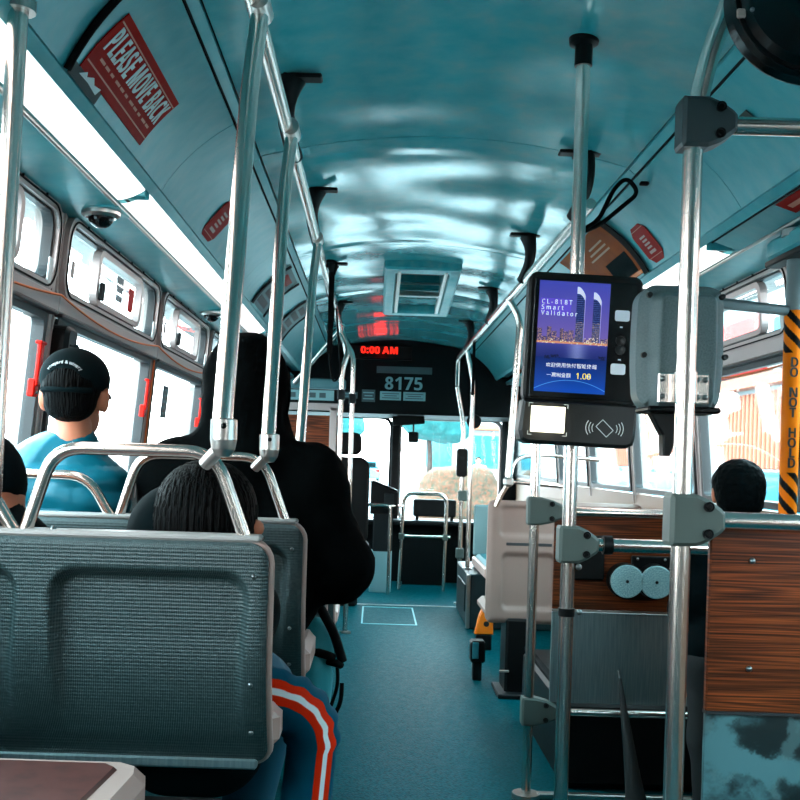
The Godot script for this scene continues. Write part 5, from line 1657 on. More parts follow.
func validators() -> void:
	var t := thing("ticket_validator", "black ticket validator with lit city screen clamped to the tall pole", "validator", Vector3(0.469, 1.445, -2.3), "", Basis(Vector3(0, 0, 1), -0.028))
	var mb := MB.new()
	mb.prism(rrect(0.262, 0.30, 0.02, 6, 0, 0.048), -0.045, 0.0, Transform3D.IDENTITY, 0.006)
	part(t, "screen_case", mb, M.black_plastic)
	mb = MB.new()
	mb.prism(PackedVector2Array([Vector2(-0.131, -0.098), Vector2(-0.138, -0.17), Vector2(-0.132, -0.190), Vector2(-0.118, -0.198), Vector2(0.112, -0.198), Vector2(0.126, -0.190), Vector2(0.131, -0.17), Vector2(0.131, -0.098)]), -0.06, 0.012, Transform3D.IDENTITY, 0.008)
	part(t, "reader_case", mb, mat("reader_plastic", Color(0.045, 0.045, 0.045), 0.5))
	part(t, "front_glass", boxm(Vector3(0.0, 0.046, 0.0005), Vector3(0.236, 0.272, 0.002), 0.001), M.black_gloss)
	var sc := mat("screen_glow", Color(0.0, 0.0, 0.0), 0.25)
	sc.emission_enabled = true
	sc.emission = Color.BLACK
	sc.emission_texture = screen_tex()
	sc.emission_energy_multiplier = 1.9
	var q := QuadMesh.new()
	q.size = Vector2(0.163, 0.255)
	var scr := part(t, "screen", q, sc, "lit screen with two towers at night")
	scr.position = Vector3(-0.026, 0.05, 0.0025)
	var glow_white := mat("screen_text", Color(0.8, 0.85, 0.95), 0.5)
	glow_white.emission_enabled = true
	glow_white.emission = Color(0.85, 0.9, 1.0)
	glow_white.emission_energy_multiplier = 1.5
	var glow_yellow := mat("screen_text_yellow", Color(0.9, 0.8, 0.2), 0.5)
	glow_yellow.emission_enabled = true
	glow_yellow.emission = Color(0.95, 0.85, 0.2)
	glow_yellow.emission_energy_multiplier = 1.6
	for a in [["C L - 8 1 8 T", 0.129], ["S m a r t", 0.116], ["V a l i d a t o r", 0.103]]:
		var tm := text(t, "caption", a[0], 0.0098, glow_white, Transform3D(Basis.IDENTITY, Vector3(-0.101, a[1], 0.003)), false, 0.0004)
		(tm.mesh as TextMesh).horizontal_alignment = HORIZONTAL_ALIGNMENT_LEFT
		(tm.mesh as TextMesh).offset = Vector2.ZERO
	text(t, "fare", "1.00", 0.013, glow_yellow, Transform3D(Basis.IDENTITY, Vector3(0.004, -0.0385, 0.003)), false, 0.0004)
	for a in [[0.086, 0.106], [0.083, -0.017]]:
		mb = MB.new()
		mb.prism(rrect(0.034, 0.025, 0.005, 4, a[0], a[1]), 0.0, 0.004, Transform3D.IDENTITY, 0.001)
		part(t, "sensor_window", mb, mat("sensor_pale", Color(0.86, 0.87, 0.90), 0.4))
	for y in [0.049, 0.028]:
		mb = MB.new()
		mb.lathe([Vector2(0.012, 0.0), Vector2(0.012, 0.003), Vector2(0.0095, 0.003), Vector2(0.0095, 0.001), Vector2(0.004, 0.0015), Vector2(0, 0.002)], 20, Transform3D(Basis(Vector3.RIGHT, PI / 2), Vector3(0.086, y, 0.001)))
		part(t, "camera_ring", mb, mat("ring_dark", Color(0.05, 0.05, 0.055), 0.3))
	for y in [0.080, 0.005]:
		part(t, "icon", boxm(Vector3(0.085, y, 0.002), Vector3(0.006, 0.003, 0.001)), M.sensor_pale)
	# lit scan window with corner marks
	var scan := mat("scan_light", Color(0.9, 0.88, 0.8), 0.4)
	scan.emission_enabled = true
	scan.emission = Color(1.0, 0.97, 0.86)
	scan.emission_energy_multiplier = 3.2
	part(t, "scan_light", boxm(Vector3(-0.073, -0.142, 0.0125), Vector3(0.078, 0.06, 0.004), 0.001), scan, "glowing scan window")
	part(t, "scan_lens", ball(Vector3(-0.083, -0.142, 0.0145), 0.006), M.sensor_pale)
	for sx in [-1, 1]:
		for sy in [-1, 1]:
			part(t, "corner_mark", boxm(Vector3(-0.073 + sx * 0.040, -0.142 + sy * 0.036, 0.0125), Vector3(0.010, 0.0012, 0.001)), M.print_white)
			part(t, "corner_mark", boxm(Vector3(-0.073 + sx * 0.0445, -0.142 + sy * 0.032, 0.0125), Vector3(0.0012, 0.009, 0.001)), M.print_white)
	var l := OmniLight3D.new()
	l.name = "scan_lamp"
	l.light_color = Color(1.0, 0.97, 0.86)
	l.light_energy = 0.012
	l.light_size = 0.03
	l.omni_range = 12.0
	l.omni_attenuation = 2.0
	l.shadow_enabled = true
	t.add_child(l)
	l.position = Vector3(-0.073, -0.142, 0.05)
	# contactless mark: card outline with waves
	var nx := 0.058
	var ny := -0.155
	var rot := Basis(Vector3(0, 0, 1), -0.75)
	for b in [[Vector3(0, 0.011, 0), Vector3(0.034, 0.0013, 0.001)], [Vector3(0, -0.011, 0), Vector3(0.034, 0.0013, 0.001)], [Vector3(0.017, 0, 0), Vector3(0.0013, 0.022, 0.001)], [Vector3(-0.017, 0, 0), Vector3(0.0013, 0.022, 0.001)]]:
		part(t, "card_mark", boxm(Vector3(nx, ny, 0.0125) + rot * b[0], b[1], 0.0, rot), M.print_white)
	for s in [-1, 1]:
		for k in 3:
			var pts := []
			for j in 7:
				var a := lerpf(-0.6, 0.6, j / 6.0)
				pts.append(Vector3(nx + s * (0.012 + cos(a) * (0.017 + 0.007 * k)), ny + sin(a) * (0.016 + 0.006 * k), 0.0125))
			part(t, "wave_mark", tubem(pts, 0.0008, 5), M.print_white)
	part(t, "pole_bracket", boxm(Vector3(0.016, 0.05, -0.12), Vector3(0.06, 0.12, 0.16), 0.01), M.black_plastic)
	part(t, "pole_clamp", boxm(Vector3(0.016, 0.05, -0.205), Vector3(0.07, 0.10, 0.07), 0.012), M.dark_metal)
	# grey validator seen from behind on the front pole
	t = thing("grey_validator", "grey validator case seen from behind, bracketed to the thick door pole", "validator", Vector3(0.588, 1.436, -1.90))
	var w := 0.163
	var h := 0.245
	var case_m := mat("case_grey", Color(1, 1, 1), 0.5)
	case_m.albedo_texture = noise_tex(0.3, [Color(0.26, 0.32, 0.33), Color(0.33, 0.385, 0.39), Color(0.39, 0.43, 0.43)], 256, 3, 91)
	case_m.metallic_specular = 0.3
	tri_map(case_m, Vector3(3, 3, 3), false)
	var bk := relief(w, h, 60, 70, 0.035, 0.10, func(x, y):
		var d := box_sd(Vector2(x, y + 0.02), Vector2(0.054, 0.118), 0.014)
		var e := minf(w / 2 - absf(x), h / 2 - absf(y))
		return 0.030 * smoothstep(-0.004, 0.010, d) + 0.024 * pow(clampf(1.0 - e / 0.035, 0, 1), 2))
	for i in bk.v.size():
		var pp := bk.v[i]
		var k := 1.0 + 0.05 * sin(clampf((pp.y / h + 0.5), 0, 1) * PI) - 0.10 * clampf(-pp.y / h - 0.15, 0, 1)
		bk.v[i] = Vector3(pp.x * k, pp.y, pp.z)
	part(t, "case", bk, case_m)
	for p in [Vector3(-0.07, 0.098, -0.02), Vector3(0.07, 0.098, -0.02), Vector3(-0.078, -0.018, -0.018), Vector3(0.078, -0.018, -0.018)]:
		mb = MB.new()
		mb.lathe([Vector2(0, 0.002), Vector2(0.005, 0.002), Vector2(0.006, -0.006)], 12, Transform3D(Basis(Vector3.RIGHT, PI / 2), p))
		part(t, "screw_hole", mb, M.print_black)
	part(t, "bottom_plate", boxm(Vector3(-0.002, -0.122, -0.05), Vector3(0.14, 0.012, 0.10), 0.004), M.black_plastic)
	mb = MB.new()
	mb.prism(PackedVector2Array([Vector2(-0.05, 0), Vector2(0.03, 0), Vector2(0.01, -0.03), Vector2(-0.008, -0.085), Vector2(-0.022, -0.085), Vector2(-0.024, -0.045)]), -0.03, 0.0, Transform3D(Basis.IDENTITY, Vector3(-0.01, -0.126, -0.03)), 0.004)
	part(t, "cable_boot", mb, M.black_plastic)
	part(t, "bracket_plate", boxm(Vector3(-0.018, -0.085, 0.035), Vector3(0.094, 0.056, 0.008), 0.002), M.steel)
	part(t, "bracket_block", boxm(Vector3(-0.018, -0.085, 0.017), Vector3(0.08, 0.05, 0.03), 0.003), M.dark_metal)
	mb = MB.new()
	mb.tube([Vector3(-0.021, -0.113, 0.06), Vector3(-0.021, -0.057, 0.06)], 0.0208, 20)
	part(t, "bracket_sleeve", mb, M.steel)
	for x in [-0.046, 0.008, 0.022]:
		for y in [-0.068, -0.101]:
			part(t, "bolt", ball(Vector3(x - (0.012 if x < 0 else 0.0), y, 0.041), 0.0055), M.bolt)

# ------------------------------------------------------------------ things on the coves and ceiling
func cove_patch(sd: float, s0: float, s1: float, d0: float, d1: float, off := 0.004, n := 8) -> MB:
	var mb := MB.new()
	var a := []
	var b := []
	for i in n + 1:
		var s := lerpf(s0, s1, float(i) / n)
		a.append([cove(sd, s, -d0, off), cove(sd, s, -d1, off)])
		b.append([cove(sd, s, -d0, off - 0.003), cove(sd, s, -d1, off - 0.003)])
	mb.sheet(a, sd > 0)
	mb.sheet(b, sd < 0)
	for k in 2:
		for i in n: mb.poly([a[i][k], a[i + 1][k], b[i + 1][k], b[i][k]], Vector3(0, 0, 1 if k == 0 else -1))
	mb.poly([a[0][0], a[0][1], b[0][1], b[0][0]], Vector3(0, -1, 0))
	mb.poly([a[n][0], a[n][1], b[n][1], b[n][0]], Vector3(0, 1, 0))
	return mb

func cove_frame(sd: float, s: float, d: float, off: float) -> Transform3D:
	# x along the reading direction, y up the cove, z into the cabin
	var p := cove(sd, s, -d, off)
	var up := (cove(sd, minf(s + 0.05, 1.0), -d) - cove(sd, maxf(s - 0.05, 0.0), -d)).normalized()
	var x := Vector3(0, 0, sd)
	return Transform3D(Basis(x, up, x.cross(up).normalized()), p)

func hex_sticker(label: String, sd: float, s: float, d: float, size: float) -> void:
	var t := thing("hex_sticker", label, "sticker")
	t.transform = cove_frame(sd, s, d, 0.004)
	var mb := MB.new()
	mb.prism(PackedVector2Array([Vector2(-size, -size * 0.55), Vector2(-size, size * 0.55), Vector2(-size * 0.45, size), Vector2(size * 0.45, size), Vector2(size, size * 0.55), Vector2(size, -size * 0.55), Vector2(size * 0.4, -size), Vector2(-size * 0.45, -size)]), 0.0, 0.002, Transform3D(Basis(Vector3(0, 0, 1), 0.0), Vector3.ZERO))
	part(t, "sheet", mb, M.poster_red)
	for y in [0.72, -0.62]:
		part(t, "print_rule", boxm(Vector3(0, size * y, 0.0022), Vector3(size * 1.7, 0.002, 0.0008)), mat("print_rose", Color(0.80, 0.50, 0.42), 0.5))
	for k in 4:
		part(t, "print_line", boxm(Vector3(0.0, size * (0.32 - 0.17 * k), 0.0022), Vector3(size * (0.7 - 0.1 * (k % 2)), size * 0.09, 0.0008)), mat("print_pink", Color(0.72, 0.55, 0.52), 0.5))
	part(t, "print_line", boxm(Vector3(0.0, size * -0.4, 0.0022), Vector3(size * 0.8, size * 0.13, 0.0008)), M.print_pink)

func ceiling_signs() -> void:
	# red poster in its curved holder
	var t := thing("move_back_poster", "red poster lettered PLEASE MOVE BACK in the curved left cove", "poster")
	part(t, "sheet", cove_patch(-1, 0.10, 0.62, 2.06, 2.58), M.poster_red)
	for s in [0.17, 0.545]:
		part(t, "print_rule", cove_patch(-1, s, s + 0.012, 2.065, 2.575, 0.0052, 1), mat("print_rose", Color(0.80, 0.50, 0.42), 0.5))
	for a in [["PLEASE MOVE BACK", 0.42, 0.062, 2.32, true, 0.78]]:
		var fr := cove_frame(-1, a[1], a[3], 0.006)
		var tm := text(t, "lettering", a[0], a[2], M.print_white if a[4] else M.print_rose, fr, a[4], 0.0012)
		tm.transform = Transform3D(fr.basis * Basis.from_scale(Vector3(0.44 / 0.74 if a[4] else 0.95, 1, 1)), fr.origin)
	for k in 11:
		part(t, "print_line", cove_patch(-1, 0.245, 0.268, 2.11 + k * 0.041, 2.142 + k * 0.041 - 0.006 * (k % 3), 0.0052, 1), M.print_rose)
	t = thing("poster_holder", "curved black holder strip above the red poster", "holder")
	var pts := []
	for k in 13: pts.append(cove(-1, lerpf(0.0, 1.0, k / 12.0), -2.01 + 0.06 * k / 12.0, 0.008))
	part(t, "strip", tubem(pts, 0.0085, 8), M.rubber)
	t = thing("torn_notice", "torn dark notice with a ragged white edge beside the red poster", "notice")
	part(t, "sheet", cove_patch(-1, 0.0, 0.10, 2.03, 2.22, 0.003), mat("notice_dark", Color(0.05, 0.13, 0.14), 0.6))
	var fr2 := cove_frame(-1, 0.1, 2.13, 0.0045)
	var mb := MB.new()
	mb.prism(PackedVector2Array([Vector2(-0.06, -0.012), Vector2(-0.03, 0.004), Vector2(-0.02, -0.004), Vector2(0.01, 0.008), Vector2(0.03, -0.002), Vector2(0.07, 0.004), Vector2(0.06, -0.014), Vector2(0.0, -0.010)]), 0.0, 0.001, fr2)
	part(t, "torn_edge", mb, M.print_white)
	hex_sticker("dark red eight-sided sticker on the left cove behind the slanting pole", -1, 0.34, 3.62, 0.10)
	hex_sticker("dark red eight-sided sticker on the right cove above the orange advert", 1, 0.32, 3.74, 0.09)
	# further cards on the left
	for a in [[5.05, 5.5, "grey advert card with a dark red top edge in the left cove"], [6.15, 6.6, "grey advert card with brown blocks further along the left cove"]]:
		t = thing("advert_card", a[2], "advert")
		part(t, "card", cove_patch(-1, 0.05, 0.95, a[0], a[1], 0.005), mat("card_grey", Color(0.22, 0.36, 0.38), 0.5))
		part(t, "edge", cove_patch(-1, 0.02, 0.97, a[0] - 0.05, a[0], 0.009), M.rubber)
		part(t, "edge", cove_patch(-1, 0.02, 0.97, a[1], a[1] + 0.05, 0.009), M.rubber)
		for k in 4:
			part(t, "print_block", cove_patch(-1, 0.12 + k * 0.2, 0.26 + k * 0.2, a[0] + 0.05 + 0.05 * (k % 2), a[1] - 0.1, 0.0065, 2), M.poster_red if k == 3 and a[0] < 6 else mat("print_brown", Color(0.20, 0.16, 0.17), 0.6))
	# orange advert on the right
	t = thing("advert_card", "orange advert card with a dark picture in the right cove", "advert")
	var om := mat("advert_orange", Color(1, 1, 1), 0.5)
	om.metallic_specular = 0.12
	om.albedo_texture = noise_tex(0.02, [Color(0.50, 0.20, 0.03), Color(0.60, 0.26, 0.04), Color(0.66, 0.31, 0.06)], 256, 3, 95)
	tri_map(om, Vector3(1.5, 1.5, 1.5))
	part(t, "card", cove_patch(1, 0.03, 0.98, 3.95, 4.75, 0.005), om)
	part(t, "edge", cove_patch(1, 0.0, 1.0, 3.89, 3.95, 0.010), M.rubber)
	part(t, "picture", cove_patch(1, 0.10, 0.44, 4.0, 4.32, 0.0065), mat("picture_dark", Color(0.03, 0.12, 0.13), 0.9))
	part(t, "border", cove_patch(1, 0.04, 0.09, 3.96, 4.6, 0.0065), M.orange_paint)
	for k in 3:
		part(t, "print_line", cove_patch(1, 0.60 + 0.08 * k, 0.63 + 0.08 * k, 4.1, 4.42 - 0.05 * k, 0.0065, 2), mat("print_cream", Color(0.75, 0.55, 0.42), 0.5))
	# small marks
	t = thing("cove_label", "small dark red label on the cover plate over the rear door", "label")
	t.transform = Transform3D(Basis(Vector3(0, 0, 1), -0.32), side_pt(1, 0.913, 1.93, -2.66))
	part(t, "sheet", boxm(Vector3(-0.005, -0.0075, 0), Vector3(0.06, 0.003, 0.17)), M.poster_red)
	part(t, "print_line", boxm(Vector3(-0.005, -0.0095, 0), Vector3(0.016, 0.001, 0.11)), M.print_rose)
	t = thing("cove_label", "small dark green tag on the right cove beside the upper grey clamp", "label")
	t.transform = cove_frame(1, 0.62, 2.57, 0.004)
	part(t, "sheet", boxm(Vector3(0, 0, 0.001), Vector3(0.06, 0.05, 0.003), 0.001), mat("tag_green", Color(0.03, 0.12, 0.05), 0.5))
	# dome cameras on the soffit
	for a in [[2.95, "round dome camera over the window before the capped passenger"], [4.95, "round dome camera over the windows beside the hooded passenger"]]:
		t = thing("dome_camera", a[1], "camera", side_pt(-1, 1.03, 1.906, -a[0]), "dome cameras on the soffit")
		mb = MB.new()
		mb.lathe([Vector2(0, 0.01), Vector2(0.058, 0.008), Vector2(0.056, -0.01), Vector2(0.044, -0.018), Vector2(0.038, -0.014)], 28)
		part(t, "collar", mb, M.alu)
		mb = MB.new()
		var prof := []
		for k in 8: prof.append(Vector2(0.038 * cos(PI / 2 * k / 7.0), -0.014 - 0.034 * sin(PI / 2 * k / 7.0)))
		prof.reverse()
		mb.lathe(prof, 28)
		part(t, "dome", mb, M.black_gloss)
		part(t, "mount_plate", boxm(Vector3(0, 0.004, 0), Vector3(0.135, 0.008, 0.135), 0.003), M.soffit_paint)

func small_things() -> void:
	# backpack hanging by the aisle
	var t := thing("backpack", "teal and black backpack with hanging straps beside the hooded passenger's seat", "bag", Vector3(-0.145, 0.3, -2.72))
	var fn := FastNoiseLite.new()
	fn.seed = 3
	fn.frequency = 9.0
	part(t, "body", sdf([[Vector3(-0.02, 0.03, -0.05), Vector3(0.0, 0.30, -0.05), 0.05, 0.045], [Vector3(-0.005, 0.1, 0.02), Vector3(0.0, 0.42, 0.01), 0.045, 0.05]], 0.01, 0.05, func(p): return fn.get_noise_3dv(p) * 0.006), mat("bag_teal", Color(0.10, 0.50, 0.54), 0.6))
	for b in [[Vector3(0.0, 0.52, 0.05), Vector3(0.075, 0.36, 0.05), 0.013], [Vector3(0.0, 0.385, 0.055), Vector3(0.05, 0.37, 0.055), 0.012], [Vector3(0.06, 0.36, 0.05), Vector3(0.048, 0.24, 0.045), 0.005], [Vector3(0.075, 0.30, 0.04), Vector3(0.05, 0.2, 0.04), 0.006], [Vector3(0.035, 0.36, 0.05), Vector3(0.07, 0.35, 0.05), 0.011]]:
		part(t, "strap", tubem(bend([b[0], (b[0] + b[1]) * 0.5 + Vector3(0.012, 0, 0.01), b[1]], 0.03), b[2], 8), M.rubber)
	# tape mark on the floor at the slim pole
	t = thing("floor_tape", "orange and brown striped tape at the foot of the slim pole", "tape", Vector3(0.57, 0.0, -3.45))
	part(t, "tape", boxm(Vector3(0, 0.002, 0), Vector3(0.085, 0.004, 0.13)), mat("tape_orange", Color(0.70, 0.36, 0.16), 0.5))
	for k in 3:
		part(t, "stripe", boxm(Vector3(-0.02 + k * 0.018, 0.0045, 0), Vector3(0.006, 0.002, 0.12), 0.0, Basis(Vector3.UP, 0.25)), M.print_brown)

# ------------------------------------------------------------------ people
func head_bones(c: Vector3, f: Vector3, s := 1.0) -> Array:
	var r := f.cross(Vector3.UP).normalized()
	var hb := Basis(r, Vector3.UP, -f)
	var out := [
		[c + Vector3(0, 0.028, 0) * s - f * 0.012 * s, Vector3(0.074, 0.088, 0.092) * s, hb],
		[c + f * 0.028 * s + Vector3(0, -0.055, 0) * s, Vector3(0.054, 0.058, 0.060) * s, hb],
		[c + f * 0.086 * s + Vector3(0, 0.012, 0) * s, c + f * 0.104 * s + Vector3(0, -0.022, 0) * s, 0.008 * s, 0.012 * s],
		[c + f * 0.078 * s + Vector3(0, -0.060, 0) * s, Vector3(0.022, 0.010, 0.010) * s, hb]]
	for k in [-1.0, 1.0]:
		out.append([c + r * 0.077 * s * k + Vector3(0, -0.008, 0) * s - f * 0.004 * s, Vector3(0.011, 0.031, 0.020) * s, Basis(Vector3.UP, k * 0.35) * hb])
	return out

func eyes(body: Node, c: Vector3, f: Vector3, s := 1.0) -> void:
	var r := f.cross(Vector3.UP).normalized()
	for k in [-1.0, 1.0]:
		part(body, "eye", ball(c + f * 0.078 * s + r * 0.030 * s * k + Vector3(0, 0.010, 0) * s, 0.011 * s), M.eye)

func hand_bones(w: Vector3, dir: Vector3, palm: Vector3, side: float) -> Array:
	# palm with five unequal, slightly curled fingers; palm = direction the palm faces
	dir = dir.normalized()
	var across := dir.cross(palm).normalized() * side
	palm = across.cross(dir).normalized() * side
	var out := [[w + across * 0.016 + dir * 0.02, w + across * 0.020 + dir * 0.075, 0.017, 0.014], [w - across * 0.016 + dir * 0.02, w - across * 0.022 + dir * 0.070, 0.017, 0.013]]
	var len := [0.062, 0.072, 0.068, 0.052]
	for i in 4:
		var b := w + dir * 0.078 + across * (0.030 - 0.020 * i)
		var m: Vector3 = b + (dir * 0.9 + palm * 0.42).normalized() * len[i] * 0.5
		out.append([b, m, 0.0088, 0.0082])
		out.append([m, m + (dir * 0.45 + palm * 0.9).normalized() * len[i] * 0.5, 0.0082, 0.0070])
	var tb := w + dir * 0.025 + across * 0.034
	var tm := tb + (across * 0.75 + dir * 0.7 + palm * 0.2).normalized() * 0.035
	out.append([tb, tm, 0.0115, 0.0098])
	out.append([tm, tm + (dir * 0.95 + palm * 0.3).normalized() * 0.028, 0.0098, 0.0080])
	return out

# J: head, fwd, scale, neck, sl, sr (shoulders), el, er, wl, wr (wrists), hip, hl, hr, kl, kr, al, ar (ankles)
func body_mesh(J: Dictionary) -> MB:
	var s: float = J.get("s", 1.0)
	var lg: float = s * J.get("leg", 1.0)
	var b := [
		[J.head + Vector3(0, -0.06, 0) * s - J.fwd * 0.01 * s, J.neck, 0.046 * s, 0.054 * s],
		[J.sl, J.sr, 0.062 * s, 0.062 * s],
		[J.neck, J.hip + Vector3(0, 0.28, 0) * s, 0.065 * s, 0.10 * s],
		[J.neck, J.sl, 0.040 * s, 0.045 * s], [J.neck, J.sr, 0.040 * s, 0.045 * s],
		[J.sl.lerp(J.sr, 0.28) + Vector3(0, -0.13, 0) * s, J.sl.lerp(J.sr, 0.72) + Vector3(0, -0.13, 0) * s, 0.098 * s, 0.098 * s],
		[J.hl, J.hr, 0.10 * s, 0.10 * s],
		[J.hip + Vector3(0, 0.28, 0) * s, J.hip, 0.105 * s, 0.115 * s],
		[J.sl, J.el, 0.048 * s, 0.040 * s], [J.el, J.wl, 0.038 * s, 0.026 * s],
		[J.sr, J.er, 0.048 * s, 0.040 * s], [J.er, J.wr, 0.038 * s, 0.026 * s],
		[J.hl, J.kl, 0.078 * lg, 0.054 * lg], [J.kl, J.al, 0.050 * lg, 0.034 * lg],
		[J.hr, J.kr, 0.078 * lg, 0.054 * lg], [J.kr, J.ar, 0.050 * lg, 0.034 * lg],
		[J.al + Vector3(0, -0.03, 0.02), J.al + J.toe * 0.16 * s + Vector3(0, -0.045, 0), 0.036 * s, 0.028 * s],
		[J.ar + Vector3(0, -0.03, 0.02), J.ar + J.toe * 0.16 * s + Vector3(0, -0.045, 0), 0.036 * s, 0.028 * s]]
	var mb := sdf(b, 0.015, 0.05)
	sdf_into(mb, head_bones(J.head, J.fwd, s), 0.006, 0.025)
	for k in ["l", "r"]:
		var w: Vector3 = J["w" + k]
		var dr: Vector3 = (w - J["e" + k]).normalized()
		sdf_into(mb, hand_bones(w, dr, Vector3(0, -1, 0), -1.0 if k == "l" else 1.0), 0.0045, 0.008)
	return mb

func top_bones(J: Dictionary, g: float) -> Array:
	var s: float = J.get("s", 1.0)
	return [
		[J.sl, J.sr, (0.068 + g) * s, (0.068 + g) * s],
		[J.neck + Vector3(0, -0.02, 0), J.hip + Vector3(0, 0.28, 0) * s, (0.075 + g) * s, (0.11 + g) * s],
		[J.sl.lerp(J.sr, 0.24) + Vector3(0, -0.13, 0) * s, J.sl.lerp(J.sr, 0.76) + Vector3(0, -0.13, 0) * s, (0.108 + g) * s, (0.108 + g) * s],
		[J.sl.lerp(J.sr, 0.27) + Vector3(0, -0.30, 0) * s, J.sl.lerp(J.sr, 0.73) + Vector3(0, -0.30, 0) * s, (0.108 + g) * s, (0.108 + g) * s],
		[J.hl + Vector3(0, 0.06, 0), J.hr + Vector3(0, 0.06, 0), (0.108 + g) * s, (0.108 + g) * s],
		[J.sl, J.el, (0.056 + g) * s, (0.048 + g) * s], [J.el, J.wl, (0.046 + g) * s, (0.032 + g) * s],
		[J.sr, J.er, (0.056 + g) * s, (0.048 + g) * s], [J.er, J.wr, (0.046 + g) * s, (0.032 + g) * s],
		[J.neck, J.sl, (0.058 + g) * s, (0.058 + g) * s], [J.neck, J.sr, (0.058 + g) * s, (0.058 + g) * s]]

func leg_bones(J: Dictionary, g: float) -> Array:
	var s: float = J.get("s", 1.0)
	return [
		[J.hl, J.hr, (0.104 + g) * s, (0.104 + g) * s],
		[J.hl, J.kl, (0.083 + g) * s, (0.060 + g) * s], [J.kl, J.al, (0.056 + g) * s, (0.044 + g) * s],
		[J.hr, J.kr, (0.083 + g) * s, (0.060 + g) * s], [J.kr, J.ar, (0.056 + g) * s, (0.044 + g) * s]]

func shoes(t: Node, J: Dictionary, m: Material) -> void:
	var s: float = J.get("s", 1.0)
	for k in ["l", "r"]:
		var a: Vector3 = J["a" + k]
		part(t, "shoe", sdf([[a + Vector3(0, -0.035, 0) - J.toe * 0.02, a + J.toe * 0.17 * s + Vector3(0, -0.045, 0), 0.046 * s, 0.038 * s], [a + Vector3(0, 0.01, 0), a + Vector3(0, -0.03, 0), 0.042 * s, 0.044 * s]], 0.009, 0.03), m)

func seated(head: Vector3, c: Vector3, half: float, seat_y: float, floor_y: float, s := 1.0, reach := 0.40) -> Dictionary:
	# c: middle of the shoulder line; sits facing -z
	var hip := Vector3(c.x, seat_y + 0.10 * s, c.z - 0.02)
	return {"head": head, "fwd": Vector3(0, 0, -1), "s": s, "neck": Vector3(head.x, c.y + 0.03, c.z), "sl": c + Vector3(-half, 0, 0), "sr": c + Vector3(half, 0, 0),
		"el": c + Vector3(-half - 0.03, -0.25 * s, -0.03), "er": c + Vector3(half + 0.03, -0.25 * s, -0.03),
		"wl": c + Vector3(-half * 0.6, -0.30 * s, -0.24), "wr": c + Vector3(half * 0.6, -0.30 * s, -0.24),
		"hip": hip, "hl": hip + Vector3(-0.085 * s, 0, 0), "hr": hip + Vector3(0.085 * s, 0, 0),
		"kl": hip + Vector3(-0.10 * s, 0.02, -reach), "kr": hip + Vector3(0.10 * s, 0.02, -reach),
		"al": Vector3(hip.x - 0.10 * s, floor_y + 0.09, hip.z - reach * 0.9), "ar": Vector3(hip.x + 0.10 * s, floor_y + 0.09, hip.z - reach * 0.9), "toe": Vector3(0, 0, -1)}

func place(label: String, at: Vector3) -> Node3D:
	return thing("person", label, "person", at)

func local(J: Dictionary, at: Vector3) -> Dictionary:
	var out := J.duplicate()
	for k in out.keys():
		if out[k] is Vector3 and not k in ["fwd", "toe"]: out[k] -= at
	return out

